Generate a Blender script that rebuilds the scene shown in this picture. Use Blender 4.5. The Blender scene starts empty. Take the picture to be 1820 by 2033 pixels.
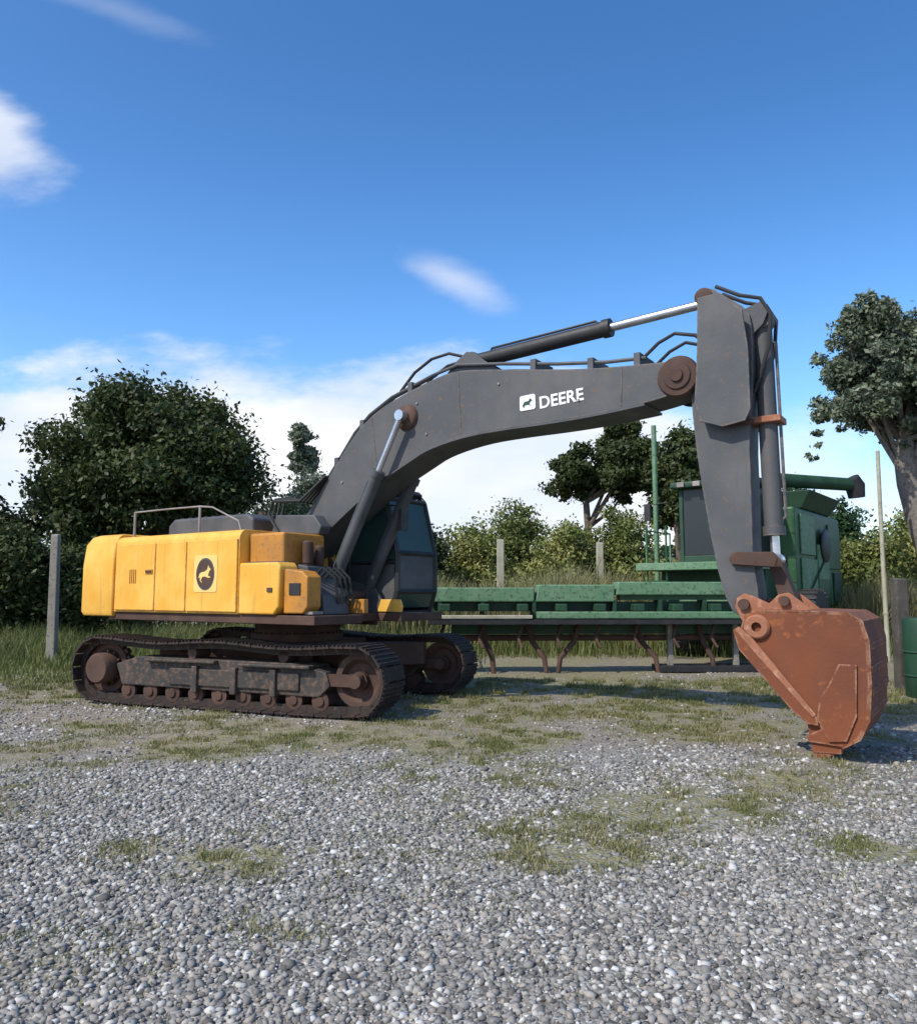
import bpy, bmesh, math, random
import numpy as np
from mathutils import Vector, Matrix
R = math.radians
random.seed(7)
rng = np.random.default_rng(11)
sc = bpy.context.scene
C = sc.collection
PI = math.pi

# ------------------------------------------------------------------ camera
H = 1.65
cam_d = bpy.data.cameras.new('camera')
cam = bpy.data.objects.new('camera', cam_d)
C.objects.link(cam)
cam_d.sensor_fit = 'HORIZONTAL'
cam_d.sensor_width = 36
cam_d.lens = 36 * 1550 / 1820
cam_d.clip_end = 3000
PH = math.atan(160.5 / 1550)
cam.location = (0, 0, H)
cam.rotation_euler = (PI / 2 + PH, 0, 0)
sc.camera = cam

# ------------------------------------------------------------------ light
SUN_EL, SUN_AZ = R(47), math.atan2(-.80, -.60)      # the sun stands behind the camera, to its left
sd = bpy.data.lights.new('sun', 'SUN')
sd.energy = 3.7
sd.angle = R(.5)
sd.color = (1, .94, .84)
so = bpy.data.objects.new('sun', sd)
C.objects.link(so)
sdir = Vector((math.sin(SUN_AZ) * math.cos(SUN_EL), math.cos(SUN_AZ) * math.cos(SUN_EL), math.sin(SUN_EL)))
so.rotation_euler = sdir.to_track_quat('Z', 'Y').to_euler()
so.location = (-10, -10, 15)

w = bpy.data.worlds.new('World')
sc.world = w
w.use_nodes = True
nt = w.node_tree
nt.nodes.clear()
def N(t, kind, **kw):
    n = t.nodes.new(kind)
    for k, v in kw.items():
        setattr(n, k, v)
    return n
def mth(t, op, a, b=None, c=None, clamp=False):
    n = t.nodes.new('ShaderNodeMath'); n.operation = op; n.use_clamp = clamp
    for i, v in enumerate((a, b, c)):
        if v is None: continue
        if isinstance(v, (int, float)): n.inputs[i].default_value = v
        else: t.links.new(v, n.inputs[i])
    return n.outputs[0]
def smooth(t, v, lo, hi):
    n = t.nodes.new('ShaderNodeMapRange'); n.interpolation_type = 'SMOOTHSTEP'
    t.links.new(v, n.inputs[0]); n.inputs[1].default_value = lo; n.inputs[2].default_value = hi
    return n.outputs[0]
def mixc(t, f, a, b):
    n = t.nodes.new('ShaderNodeMix'); n.data_type = 'RGBA'
    for s, v in ((n.inputs[0], f), (n.inputs[6], a), (n.inputs[7], b)):
        if isinstance(v, (int, float)): s.default_value = v
        elif isinstance(v, tuple): s.default_value = (*v, 1) if len(v) == 3 else v
        else: t.links.new(v, s)
    return n.outputs[2]
sky = N(nt, 'ShaderNodeTexSky', sky_type='NISHITA', sun_disc=False)
sky.sun_elevation = SUN_EL
sky.sun_rotation = SUN_AZ
sky.air_density = 1.0
sky.dust_density = .8
sky.ozone_density = 2.2
tc = N(nt, 'ShaderNodeTexCoord')
sep = N(nt, 'ShaderNodeSeparateXYZ')
nt.links.new(tc.outputs['Generated'], sep.inputs[0])
X_, Y_, Z_ = sep.outputs
yy = mth(nt, 'MAXIMUM', mth(nt, 'ABSOLUTE', Y_), .12)
a_ = mth(nt, 'DIVIDE', X_, yy)
b_ = mth(nt, 'DIVIDE', Z_, yy)
comb = N(nt, 'ShaderNodeCombineXYZ')
nt.links.new(a_, comb.inputs[0]); nt.links.new(mth(nt, 'MULTIPLY', b_, 2.6), comb.inputs[1]); nt.links.new(Y_, comb.inputs[2])
ns = N(nt, 'ShaderNodeTexNoise'); ns.inputs['Scale'].default_value = 5.5; ns.inputs['Detail'].default_value = 9; ns.inputs['Roughness'].default_value = .58
nt.links.new(comb.outputs[0], ns.inputs['Vector'])
n2 = N(nt, 'ShaderNodeTexNoise'); n2.inputs['Scale'].default_value = 2.3; n2.inputs['Detail'].default_value = 5
nt.links.new(comb.outputs[0], n2.inputs['Vector'])
nz, nz2 = ns.outputs[0], n2.outputs[0]
# bank of cloud low over the horizon, ragged top
top = mth(nt, 'ADD', .305, mth(nt, 'MULTIPLY', mth(nt, 'SUBTRACT', nz, .5), .27))
top = mth(nt, 'SUBTRACT', top, mth(nt, 'MULTIPLY', smooth(nt, a_, .12, .42), .075))
bank = smooth(nt, mth(nt, 'SUBTRACT', top, b_), -.02, .085)
bank = mth(nt, 'MULTIPLY', bank, mth(nt, 'SUBTRACT', 1, mth(nt, 'MULTIPLY', smooth(nt, a_, .22, .5), .45)))
bank = mth(nt, 'MULTIPLY', bank, mth(nt, 'ADD', .82, mth(nt, 'MULTIPLY', smooth(nt, nz2, .3, .55), .18)))
def puff(a0, b0, ra, rb, tilt, lo, hi, amp):
    da = mth(nt, 'SUBTRACT', a_, a0); db = mth(nt, 'SUBTRACT', b_, b0)
    db = mth(nt, 'ADD', db, mth(nt, 'MULTIPLY', da, tilt))
    d = mth(nt, 'ADD', mth(nt, 'POWER', mth(nt, 'DIVIDE', da, ra), 2), mth(nt, 'POWER', mth(nt, 'DIVIDE', db, rb), 2))
    d = mth(nt, 'ADD', mth(nt, 'SQRT', d), mth(nt, 'MULTIPLY', mth(nt, 'SUBTRACT', nz, .5), 1.9))
    s = smooth(nt, mth(nt, 'MULTIPLY', d, -1), -hi, -lo)
    front = mth(nt, 'GREATER_THAN', Y_, 0)
    return mth(nt, 'MULTIPLY', mth(nt, 'MULTIPLY', s, amp), front)
p1 = puff(-.645, .615, .085, .066, .5, .3, 1.45, .72)
p2 = puff(-.005, .415, .062, .026, .42, .0, 1.5, .5)
p3 = puff(-.47, .80, .12, .02, .35, .0, 1.4, .16)
cl = mth(nt, 'MAXIMUM', mth(nt, 'MAXIMUM', bank, p1), mth(nt, 'MAXIMUM', p2, p3), clamp=True)
hs = N(nt, 'ShaderNodeHueSaturation'); hs.inputs['Saturation'].default_value = 1.30; hs.inputs['Value'].default_value = 1.0; hs.inputs['Hue'].default_value = .504
nt.links.new(sky.outputs[0], hs.inputs['Color'])
cloudc = mixc(nt, smooth(nt, nz2, .38, .62), (4.7, 5.0, 5.6), (5.8, 5.9, 6.1))
vm = N(nt, 'ShaderNodeVectorMath', operation='SCALE')      # clearer, brighter air low down
nt.links.new(hs.outputs[0], vm.inputs[0])
nt.links.new(mth(nt, 'ADD', 1.10, mth(nt, 'MULTIPLY', smooth(nt, mth(nt, 'MULTIPLY', b_, -1), -.78, -.22), .30)), vm.inputs['Scale'])
skyc = mixc(nt, cl, vm.outputs[0], cloudc)
bg = N(nt, 'ShaderNodeBackground'); bg.inputs[1].default_value = .152
nt.links.new(skyc, bg.inputs[0])
wo = N(nt, 'ShaderNodeOutputWorld')
nt.links.new(bg.outputs[0], wo.inputs[0])

sc.render.engine = 'CYCLES'
sc.view_settings.view_transform = 'Standard'
sc.view_settings.look = 'None'
sc.view_settings.exposure = .28
sc.view_settings.gamma = 1
sc.render.resolution_x = 916
sc.render.resolution_y = 1024

# ------------------------------------------------------------------ materials
def base_mat(name):
    m = bpy.data.materials.new(name); m.use_nodes = True
    t = m.node_tree; b = t.nodes['Principled BSDF']
    return m, t, b
def noise(t, scale, detail=4, rough=.55, co='Object'):
    c = t.nodes.new('ShaderNodeTexCoord'); n = t.nodes.new('ShaderNodeTexNoise')
    n.inputs['Scale'].default_value = scale; n.inputs['Detail'].default_value = detail; n.inputs['Roughness'].default_value = rough
    t.links.new(c.outputs[co], n.inputs['Vector']); return n.outputs[0]
def bump(t, b, h, dist=.01, strength=.5):
    n = t.nodes.new('ShaderNodeBump'); n.inputs['Distance'].default_value = dist; n.inputs['Strength'].default_value = strength
    t.links.new(h, n.inputs['Height']); t.links.new(n.outputs[0], b.inputs['Normal'])
def paint(name, col, col2, wear=None, wlo=.6, whi=.72, rough=.45, metal=0, scale=2.2, streak=True, fine=14, edge=None, bstr=.35):
    """painted steel: slow tone change, vertical dirt streaks, worn spots"""
    m, t, b = base_mat(name)
    c = mixc(t, smooth(t, noise(t, scale, 6), .35, .68), col, col2)
    if streak:
        tcn = t.nodes.new('ShaderNodeTexCoord'); mp = t.nodes.new('ShaderNodeMapping'); mp.inputs['Scale'].default_value = (6, 6, .7)
        n = t.nodes.new('ShaderNodeTexNoise'); n.inputs['Scale'].default_value = 2; n.inputs['Detail'].default_value = 6
        t.links.new(tcn.outputs['Object'], mp.inputs[0]); t.links.new(mp.outputs[0], n.inputs['Vector'])
        c = mixc(t, mth(t, 'MULTIPLY', smooth(t, n.outputs[0], .5, .75), .42), c, tuple(x * .55 + .03 for x in col))
    if wear:
        c = mixc(t, smooth(t, noise(t, fine, 8, .65), wlo, whi), c, wear)
    if edge:            # paint rubbed off along the edges, in broken chips
        bv = t.nodes.new('ShaderNodeBevel'); bv.samples = 4; bv.inputs['Radius'].default_value = .035
        ge = t.nodes.new('ShaderNodeNewGeometry'); dp = t.nodes.new('ShaderNodeVectorMath'); dp.operation = 'DOT_PRODUCT'
        t.links.new(bv.outputs[0], dp.inputs[0]); t.links.new(ge.outputs['Normal'], dp.inputs[1])
        e_ = mth(t, 'SUBTRACT', 1, dp.outputs['Value'])
        e_ = mth(t, 'MULTIPLY', smooth(t, e_, .012, .10), smooth(t, noise(t, 9, 8, .7), .44, .58))
        c = mixc(t, e_, c, edge)
    t.links.new(c, b.inputs['Base Color'])
    r = mth(t, 'ADD', rough, mth(t, 'MULTIPLY', noise(t, 7, 5), .25))
    t.links.new(r, b.inputs['Roughness']); b.inputs['Metallic'].default_value = metal
    bump(t, b, noise(t, 30, 6), .004, bstr)
    return m
M = {}
M['yellow'] = paint('yellow_paint', (.74, .37, .035), (.80, .45, .075), (.40, .22, .07), .62, .76, edge=(.30, .16, .07))
M['yellow_dark'] = paint('yellow_dirty_paint', (.50, .21, .02), (.38, .17, .03), (.22, .11, .035), .50, .75)
M['cream'] = paint('pale_decal', (.80, .56, .18), (.78, .53, .16), None, streak=False)
M['grey'] = paint('grey_paint', (.062, .066, .070), (.098, .098, .098), (.13, .085, .06), .55, .70, .55, edge=(.23, .17, .13), scale=1.1)
M['darkgrey'] = paint('dark_grey_paint', (.05, .055, .06), (.085, .085, .09), (.12, .08, .05), .58, .72, .5)
M['black'] = paint('black_steel', (.012, .013, .015), (.025, .024, .023), (.07, .045, .03), .6, .75, .45)
M['rubber'] = paint('rubber', (.016, .016, .017), (.03, .03, .03), None, streak=False, rough=.6)
M['track'] = paint('track_steel', (.018, .011, .008), (.036, .021, .015), (.09, .05, .034), .55, .7, .6)
M['frame'] = paint('track_frame_paint', (.026, .025, .024), (.055, .045, .036), (.13, .08, .055), .45, .66, .6)
M['rust_dark'] = paint('brown_rust', (.055, .027, .018), (.10, .052, .034), (.06, .04, .035), .52, .68, .7)
M['rust'] = paint('orange_rust', (.20, .062, .025), (.125, .045, .026), (.30, .10, .035), .54, .72, .88, scale=1.0, fine=8, edge=(.42, .24, .15), bstr=.9)
M['rust_pale'] = paint('pale_rust', (.34, .14, .075), (.26, .10, .05), (.44, .24, .15), .5, .7, .7)
M['chrome'] = paint('chromed_rod', (.62, .63, .64), (.5, .5, .5), None, streak=False, rough=.15, metal=.85)
M['white'] = paint('white_lettering', (.82, .82, .82), (.75, .75, .76), (.4, .4, .4), .66, .8, streak=False)
M['rail'] = paint('handrail_paint', (.30, .27, .25), (.20, .18, .165), (.15, .1, .08), .6, .7)
M['green'] = paint('green_machine_paint', (.009, .066, .016), (.022, .092, .027), (.09, .14, .10), .58, .7, .4)
M['green_pale'] = paint('faded_green_paint', (.10, .22, .11), (.15, .26, .15), (.05, .085, .05), .50, .68, .5)
M['green_dark'] = paint('deep_green_paint', (.008, .04, .018), (.014, .06, .028), (.03, .04, .03), .58, .7, .5)
M['concrete'] = paint('pale_concrete', (.42, .40, .30), (.32, .30, .22), (.16, .15, .11), .55, .7, .8)
M['wood_dark'] = paint('dark_weathered_wood', (.05, .043, .034), (.09, .08, .065), (.12, .11, .1), .55, .7, .85)
M['wood_grey'] = paint('grey_weathered_wood', (.27, .25, .21), (.19, .175, .14), (.08, .07, .06), .55, .7, .85)
M['bark'] = paint('bark', (.11, .085, .06), (.16, .13, .10), (.05, .04, .03), .5, .65, .85, scale=6)
M['bark_pale'] = paint('pale_bark', (.21, .185, .155), (.15, .13, .11), (.09, .075, .065), .5, .65, .85, scale=5)
m, t, b = base_mat('tinted_glass')
b.inputs['Base Color'].default_value = (.035, .085, .07, 1); b.inputs['Roughness'].default_value = .28
b.inputs['Transmission Weight'].default_value = .35; b.inputs['IOR'].default_value = 1.45; b.inputs['Specular IOR Level'].default_value = .9
M['glass'] = m
m, t, b = base_mat('dusty_dark_glass')
b.inputs['Base Color'].default_value = (.022, .028, .028, 1); b.inputs['Roughness'].default_value = .35
M['dark_glass'] = m
def leafmat(name, c1, c2, c3, trans=.25):
    m, t, b = base_mat(name)
    g = t.nodes.new('ShaderNodeNewGeometry')
    rp = g.outputs['Random Per Island']
    c = mixc(t, smooth(t, rp, 0, 1), c1, c2)
    c = mixc(t, smooth(t, noise(t, .9, 4), .42, .62), c, c3)
    t.links.new(c, b.inputs['Base Color']); b.inputs['Roughness'].default_value = .55
    b.inputs['Specular IOR Level'].default_value = .3
    tr = t.nodes.new('ShaderNodeBsdfTranslucent'); t.links.new(c, tr.inputs[0])
    mx = t.nodes.new('ShaderNodeMixShader'); mx.inputs[0].default_value = trans
    t.links.new(b.outputs[0], mx.inputs[1]); t.links.new(tr.outputs[0], mx.inputs[2])
    t.links.new(mx.outputs[0], t.nodes['Material Output'].inputs[0])
    return m
M['leaf_dark'] = leafmat('dark_leaves', (.026, .050, .014), (.095, .115, .034), (.045, .062, .018))
M['leaf_mid'] = leafmat('mid_leaves', (.085, .12, .03), (.25, .26, .075), (.125, .155, .04))
M['leaf_green'] = leafmat('deep_green_leaves', (.018, .05, .016), (.05, .10, .035), (.03, .075, .025))
M['leaf_olive'] = leafmat('olive_leaves', (.18, .20, .045), (.40, .38, .14), (.155, .19, .05))
M['leaf_grey'] = leafmat('greyish_leaves', (.075, .105, .065), (.28, .31, .21), (.11, .145, .09))
M['leaf_blue'] = leafmat('distant_leaves', (.03, .055, .03), (.06, .085, .04), (.035, .065, .035))
M['grass'] = leafmat('grass_blades', (.13, .15, .045), (.38, .33, .17), (.17, .18, .06), .3)
M['grass_far'] = leafmat('tall_grass', (.10, .13, .035), (.21, .21, .08), (.14, .17, .05), .3)

M['reed'] = leafmat('reed_blades', (.16, .17, .06), (.40, .36, .20), (.26, .25, .11), .3)

# ------------------------------------------------------------------ mesh helpers
class MB:
    def __init__(s): s.v = []; s.f = []
    def add(s, vs, fs):
        o = len(s.v); s.v += [tuple(v) for v in vs]; s.f += [tuple(i + o for i in f) for f in fs]; return s
    def box(s, x0, x1, y0, y1, z0, z1):
        return s.add([(x0, y0, z0), (x1, y0, z0), (x1, y1, z0), (x0, y1, z0), (x0, y0, z1), (x1, y0, z1), (x1, y1, z1), (x0, y1, z1)],
                     [(3, 2, 1, 0), (4, 5, 6, 7), (0, 1, 5, 4), (1, 2, 6, 5), (2, 3, 7, 6), (3, 0, 4, 7)])
    def prism(s, pts, y0, y1):
        """polygon in x,z extruded along y"""
        n = len(pts)
        vs = [(x, y0, z) for x, z in pts] + [(x, y1, z) for x, z in pts]
        fs = [tuple(range(n)), tuple(range(2 * n - 1, n - 1, -1))]
        fs += [(i, i + n, (i + 1) % n + n, (i + 1) % n) for i in range(n)]
        return s.add(vs, fs)
    def prism_z(s, pts, z0, z1):
        n = len(pts)
        vs = [(x, y, z0) for x, y in pts] + [(x, y, z1) for x, y in pts]
        return s.add(vs, [tuple(range(n - 1, -1, -1)), tuple(range(n, 2 * n))] + [(i, (i + 1) % n, (i + 1) % n + n, i + n) for i in range(n)])
    def tube(s, pts, r, seg=12, cap=True):
        rs = r if isinstance(r, (list, tuple)) else [r] * len(pts)
        P = [Vector(p) for p in pts]; rings = []; up = None
        for i, p in enumerate(P):
            d = (P[min(i + 1, len(P) - 1)] - P[max(i - 1, 0)])
            if d.length < 1e-6: d = Vector((0, 0, 1))
            d.normalize()
            if up is None: up = Vector((0, 0, 1)) if abs(d.z) < .9 else Vector((1, 0, 0))
            a = d.cross(up)
            if a.length < 1e-4: a = d.cross(Vector((1, .3, 0)))
            a.normalize(); bb = a.cross(d).normalized(); up = bb
            rings.append([p + (a * math.cos(q) + bb * math.sin(q)) * rs[i] for q in (2 * PI * k / seg for k in range(seg))])
        vs = [v for rg in rings for v in rg]; fs = []
        for i in range(len(P) - 1):
            for k in range(seg):
                fs.append((i * seg + k, i * seg + (k + 1) % seg, (i + 1) * seg + (k + 1) % seg, (i + 1) * seg + k))
        if cap:
            fs.append(tuple(range(seg - 1, -1, -1))); fs.append(tuple((len(P) - 1) * seg + k for k in range(seg)))
        return s.add(vs, fs)
    def lathe_y(s, prof, cx, cz, seg=32):
        """profile of (radius, y) turned round the y axis through cx, cz"""
        n = len(prof); vs = []
        for k in range(seg):
            q = 2 * PI * k / seg
            vs += [(cx + r * math.cos(q), y, cz + r * math.sin(q)) for r, y in prof]
        fs = [(k * n + i, ((k + 1) % seg) * n + i, ((k + 1) % seg) * n + i + 1, k * n + i + 1) for k in range(seg) for i in range(n - 1)]
        return s.add(vs, fs)
    def xf(s, mat):
        s.v = [tuple(mat @ Vector(v)) for v in s.v]; return s
    def build(s, name, mat, parent=None, bevel=0, smooth=False, seg=2, fix=True):
        me = bpy.data.meshes.new(name); me.from_pydata(s.v, [], s.f); me.update()
        if fix:
            bm = bmesh.new(); bm.from_mesh(me); bmesh.ops.recalc_face_normals(bm, faces=bm.faces); bm.to_mesh(me); bm.free()
        o = bpy.data.objects.new(name, me); C.objects.link(o)
        me.materials.append(mat)
        if smooth:
            for p in me.polygons: p.use_smooth = True
            try: me.set_sharp_from_angle(angle=R(38))
            except Exception: pass
        if bevel:
            md = o.modifiers.new('bevel', 'BEVEL'); md.width = bevel; md.segments = seg; md.limit_method = 'ANGLE'; md.angle_limit = R(35)
        if parent: o.parent = parent
        return o
def tag(o, label=None, cat=None, group=None, kind=None):
    for k, v in (('label', label), ('category', cat), ('group', group), ('kind', kind)):
        if v: o[k] = v
    return o
def empty(name, loc, rz, label, cat, group=None):
    o = bpy.data.objects.new(name, None); C.objects.link(o); o.location = loc; o.rotation_euler = (0, 0, rz); o.empty_display_size = .3
    return tag(o, label, cat, group)
def fast_mesh(name, verts, faces_n, loops, mat, parent=None, smooth=False):
    """verts (n,3) array, faces with faces_n corners each, loops flat index array"""
    me = bpy.data.meshes.new(name)
    nf = len(loops) // faces_n
    me.vertices.add(len(verts)); me.vertices.foreach_set('co', np.asarray(verts, np.float32).ravel())
    me.loops.add(len(loops)); me.loops.foreach_set('vertex_index', np.asarray(loops, np.int32))
    me.polygons.add(nf); me.polygons.foreach_set('loop_start', np.arange(0, nf * faces_n, faces_n, dtype=np.int32))
    if smooth: me.polygons.foreach_set('use_smooth', np.ones(nf, bool))
    me.update(calc_edges=True); me.validate()
    me.materials.append(mat)
    o = bpy.data.objects.new(name, me); C.objects.link(o)
    if parent: o.parent = parent
    return o

# ------------------------------------------------------------------ ground
def gp(X, Y):
    """where on flat ground a patch seen in the photo lies"""
    a = (X - 910) / 1550; b = -(Y - 1016.5) / 1550
    dy = math.cos(PH) - b * math.sin(PH); dz = math.sin(PH) + b * math.cos(PH)
    k = -H / dz
    return a * k, dy * k
def vnoise(x, y, s, seed=0):
    x = np.asarray(x) / s; y = np.asarray(y) / s
    xi = np.floor(x).astype(np.int64); yi = np.floor(y).astype(np.int64); fx = x - xi; fy = y - yi
    fx = fx * fx * (3 - 2 * fx); fy = fy * fy * (3 - 2 * fy)
    def h(a, b):
        v = np.sin(a * 127.1 + b * 311.7 + seed * 74.7) * 43758.5453
        return v - np.floor(v)
    return (h(xi, yi) * (1 - fx) + h(xi + 1, yi) * fx) * (1 - fy) + (h(xi, yi + 1) * (1 - fx) + h(xi + 1, yi + 1) * fx) * fy
def fbm(x, y, s, seed=0):
    return .5 * vnoise(x, y, s, seed) + .28 * vnoise(x, y, s / 2.1, seed + 1) + .15 * vnoise(x, y, s / 4.3, seed + 2) + .07 * vnoise(x, y, s / 9, seed + 3)
def ss(v, lo, hi):
    q = np.clip((v - lo) / (hi - lo), 0, 1); return q * q * (3 - 2 * q)
PATCH = [(1330, 1600, 1.1, .75, 1.0), (1080, 1570, .8, .6, .8), (1180, 1700, .6, .35, .8), (470, 1710, .45, .30, .9), (250, 1690, .6, .3, .55), (640, 1690, .7, .25, .45),
         (560, 1470, .5, .5, .45), (820, 1460, .5, .4, .5), (1420, 1450, .9, .8, .8), (1200, 1390, 1.8, 1.3, .75), (1000, 1640, .8, .4, .6), (1560, 1560, .8, .5, .7), (100, 1900, .4, .3, .35),
         (1700, 1530, .8, .5, .5), (560, 1840, .35, .2, .35), (1010, 1800, .3, .2, .3), (750, 1760, .5, .25, .35)]
PP = [(*gp(X, Y), rx, ry, k) for X, Y, rx, ry, k in PATCH]
def grass_w(x, y):
    g = np.zeros_like(x)
    for cx, cy, rx, ry, k in PP:
        g = np.maximum(g, k * np.exp(-((x - cx) / rx) ** 2 - ((y - cy) / ry) ** 2))
    g = np.maximum(g, ss(y, 13, 16) * ss(-x, -.3, 3.5))
    g = np.maximum(g, .6 * ss(y, 14, 19)); g = np.maximum(g, ss(y, 20, 24))
    n = fbm(x, y, 1.4, 5)
    g = np.maximum(g, (.6 + .4 * ss(x, -.9, .4)) * ss(fbm(x, y, 1.9, 50), .42, .66) * ss(y, 4.3, 5.3) * (1 - .6 * ss(-x, .8, 2) * ss(-y, -8.5, -6.5)))
    g = np.maximum(g, .6 * ss(y, 9.5, 12) * ss(x, -2.2, .5))
    return np.clip(g * (.45 + 1.5 * ss(n, .28, .65)), 0, 1)
def dirt_w(x, y):
    return np.clip(ss(y, 7.2, 9.5) * (.45 + ss(x, -3, 0) * .55) + .8 * ss(fbm(x, y, 1.6, 9), .42, .8), 0, 1)
def gz(x, y):
    d = np.hypot(x, y - 2)
    return .085 * np.exp(-((x - 3.0) / 1.1) ** 2 - ((y - 7.6) / .8) ** 2) + .05 * (fbm(x, y, 3.1, 20) - .5) * ss(d, 0, 3) + .02 * (fbm(x, y, .7, 30) - .5) + .35 * (fbm(x, y, 14, 40) - .5) * ss(y, 19, 40)
def axis(lo, hi, step, far, n):
    core = np.arange(lo, hi + 1e-6, step); q = np.linspace(0, 1, n + 1)[1:] ** 2.4
    return np.concatenate([(lo - q[::-1] * far), core, hi + q * far])
gx = axis(-11, 11, .12, 900, 30); gy = axis(1.0, 22, .12, 1200, 34)
GX, GY = np.meshgrid(gx, gy)
GZ = gz(GX, GY)
V = np.stack([GX, GY, GZ], -1).reshape(-1, 3)
nx, ny = len(gx), len(gy)
idx = np.arange(nx * ny).reshape(ny, nx)
L = np.stack([idx[:-1, :-1], idx[:-1, 1:], idx[1:, 1:], idx[1:, :-1]], -1).reshape(-1)
m, t, b = base_mat('gravel_yard')
at1 = t.nodes.new('ShaderNodeAttribute'); at1.attribute_name = 'grass'
at2 = t.nodes.new('ShaderNodeAttribute'); at2.attribute_name = 'dirt'
tcn = t.nodes.new('ShaderNodeTexCoord')
def voro(scale, out):
    n = t.nodes.new('ShaderNodeTexVoronoi'); n.inputs['Scale'].default_value = scale
    t.links.new(tcn.outputs['Object'], n.inputs['Vector']); return n.outputs[out]
vr = t.nodes.new('ShaderNodeSeparateColor'); t.links.new(voro(34, 'Color'), vr.inputs[0])
vr2 = t.nodes.new('ShaderNodeSeparateColor'); t.links.new(voro(15, 'Color'), vr2.inputs[0])
stone = mixc(t, smooth(t, vr.outputs[0], 0, 1), (.09, .088, .082), (.34, .335, .315))
stone = mixc(t, mth(t, 'MULTIPLY', smooth(t, vr2.outputs[0], .55, .9), .6), stone, (.38, .36, .33))
gap = smooth(t, voro(34, 'Distance'), .55, .95)
stone = mixc(t, gap, stone, (.055, .05, .042))
soil = mixc(t, smooth(t, noise(t, 5, 8, .65), .35, .65), (.27, .225, .165), (.155, .13, .095))
grn = mixc(t, smooth(t, noise(t, 9, 6), .35, .65), (.24, .215, .10), (.14, .135, .052))
c = mixc(t, mth(t, 'MULTIPLY', at2.outputs['Fac'], smooth(t, noise(t, 16, 6), .3, .55)), stone, soil)
c = mixc(t, mth(t, 'MULTIPLY', mth(t, 'MULTIPLY', at1.outputs['Fac'], 1.0), smooth(t, noise(t, 13, 9, .75), .36, .58), None, True), c, grn)
t.links.new(c, b.inputs['Base Color']); b.inputs['Roughness'].default_value = .92
hh = mth(t, 'SUBTRACT', mth(t, 'MULTIPLY', noise(t, 45, 5), .4), voro(34, 'Distance'))
bump(t, b, hh, .02, .8)
M['ground'] = m
g = fast_mesh('gravel_ground', V, 4, L, m, smooth=True)
for nm, fn in (('grass', grass_w), ('dirt', dirt_w)):
    a = g.data.attributes.new(nm, 'FLOAT', 'POINT'); a.data.foreach_set('value', fn(GX, GY).ravel().astype(np.float32))
tag(g, kind='structure')

# loose stones
m, t, b = base_mat('gravel_stone')
geo = t.nodes.new('ShaderNodeNewGeometry')
rp = geo.outputs['Random Per Island']
cr = t.nodes.new('ShaderNodeValToRGB'); t.links.new(rp, cr.inputs[0])
els = [(0, (.062, .058, .05)), (.3, (.20, .192, .175)), (.6, (.32, .308, .28)), (.72, (.30, .255, .205)), (.86, (.46, .445, .40)), (1, (.68, .67, .63))]
cr.color_ramp.elements[0].position = 0; cr.color_ramp.elements[0].color = (*els[0][1], 1)
cr.color_ramp.elements[1].position = 1; cr.color_ramp.elements[1].color = (*els[-1][1], 1)
for p, cc in els[1:-1]:
    e = cr.color_ramp.elements.new(p); e.color = (*cc, 1)
c = mixc(t, mth(t, 'MULTIPLY', noise(t, 60, 4), .5), cr.outputs[0], (.16, .15, .135))
t.links.new(c, b.inputs['Base Color']); b.inputs['Roughness'].default_value = .8
M['stone'] = m
bm = bmesh.new(); bmesh.ops.create_icosphere(bm, subdivisions=1, radius=1)
iv = np.array([v.co[:] for v in bm.verts]); ifc = np.array([[v.index for v in f.verts] for f in bm.faces]); bm.free()
def stones(n, dmin, dmax, smin, smax, seed, name='gravel'):
    r = np.random.default_rng(seed)
    y = dmin + (dmax - dmin) * r.random(n) ** .9
    x = (r.random(n) * 2 - 1) * (y * .64 + .6)
    gw = grass_w(x, y); dw = dirt_w(x, y)
    keep = r.random(n) > np.clip(.95 * gw + .5 * dw, 0, .95)
    cover = fbm(x, y, .8, 77)
    keep &= r.random(n) < (.45 + 1.1 * ss(cover, .3, .6))
    x, y = x[keep], y[keep]; n = len(x)
    s = smin + (smax - smin) * r.random(n) ** 2.6
    sc3 = s[:, None] * np.stack([.8 + .5 * r.random(n), .65 + .5 * r.random(n), .45 + .35 * r.random(n)], 1)
    vv = iv[None] * (1 + 1.0 * (r.random((n, len(iv), 1)) - .5)) * sc3[:, None]
    a = r.random(n) * 2 * PI; bt = (r.random(n) - .5) * 1.1
    ca, sa, cb, sb = np.cos(a), np.sin(a), np.cos(bt), np.sin(bt)
    X0, Y0, Z0 = vv[..., 0], vv[..., 1], vv[..., 2]
    X1 = X0 * cb[:, None] + Z0 * sb[:, None]; Z1 = -X0 * sb[:, None] + Z0 * cb[:, None]
    X2 = X1 * ca[:, None] - Y0 * sa[:, None]; Y2 = X1 * sa[:, None] + Y0 * ca[:, None]
    z = gz(x, y) + s * .12
    vv = np.stack([X2 + x[:, None], Y2 + y[:, None], Z1 + z[:, None]], -1)
    f = ifc[None] + (np.arange(n) * len(iv))[:, None, None]
    return vv.reshape(-1, 3), f.reshape(-1)
bmm = bmesh.new(); bmesh.ops.create_icosphere(bmm, subdivisions=1, radius=1); bmm.free()
v1, f1 = stones(110000, 2.6, 7.5, .007, .025, 1)
v2, f2 = stones(46000, 6, 17, .013, .034, 2)
v3, f3 = stones(260, 2.8, 13, .026, .042, 3)
gr = fast_mesh('gravel', np.concatenate([v1, v2, v3]), 3, np.concatenate([f1, f2 + len(v1), f3 + len(v1) + len(v2)]), M['stone'])
tag(gr, 'loose grey crushed stones covering the yard', 'gravel', kind='stuff')

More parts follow.
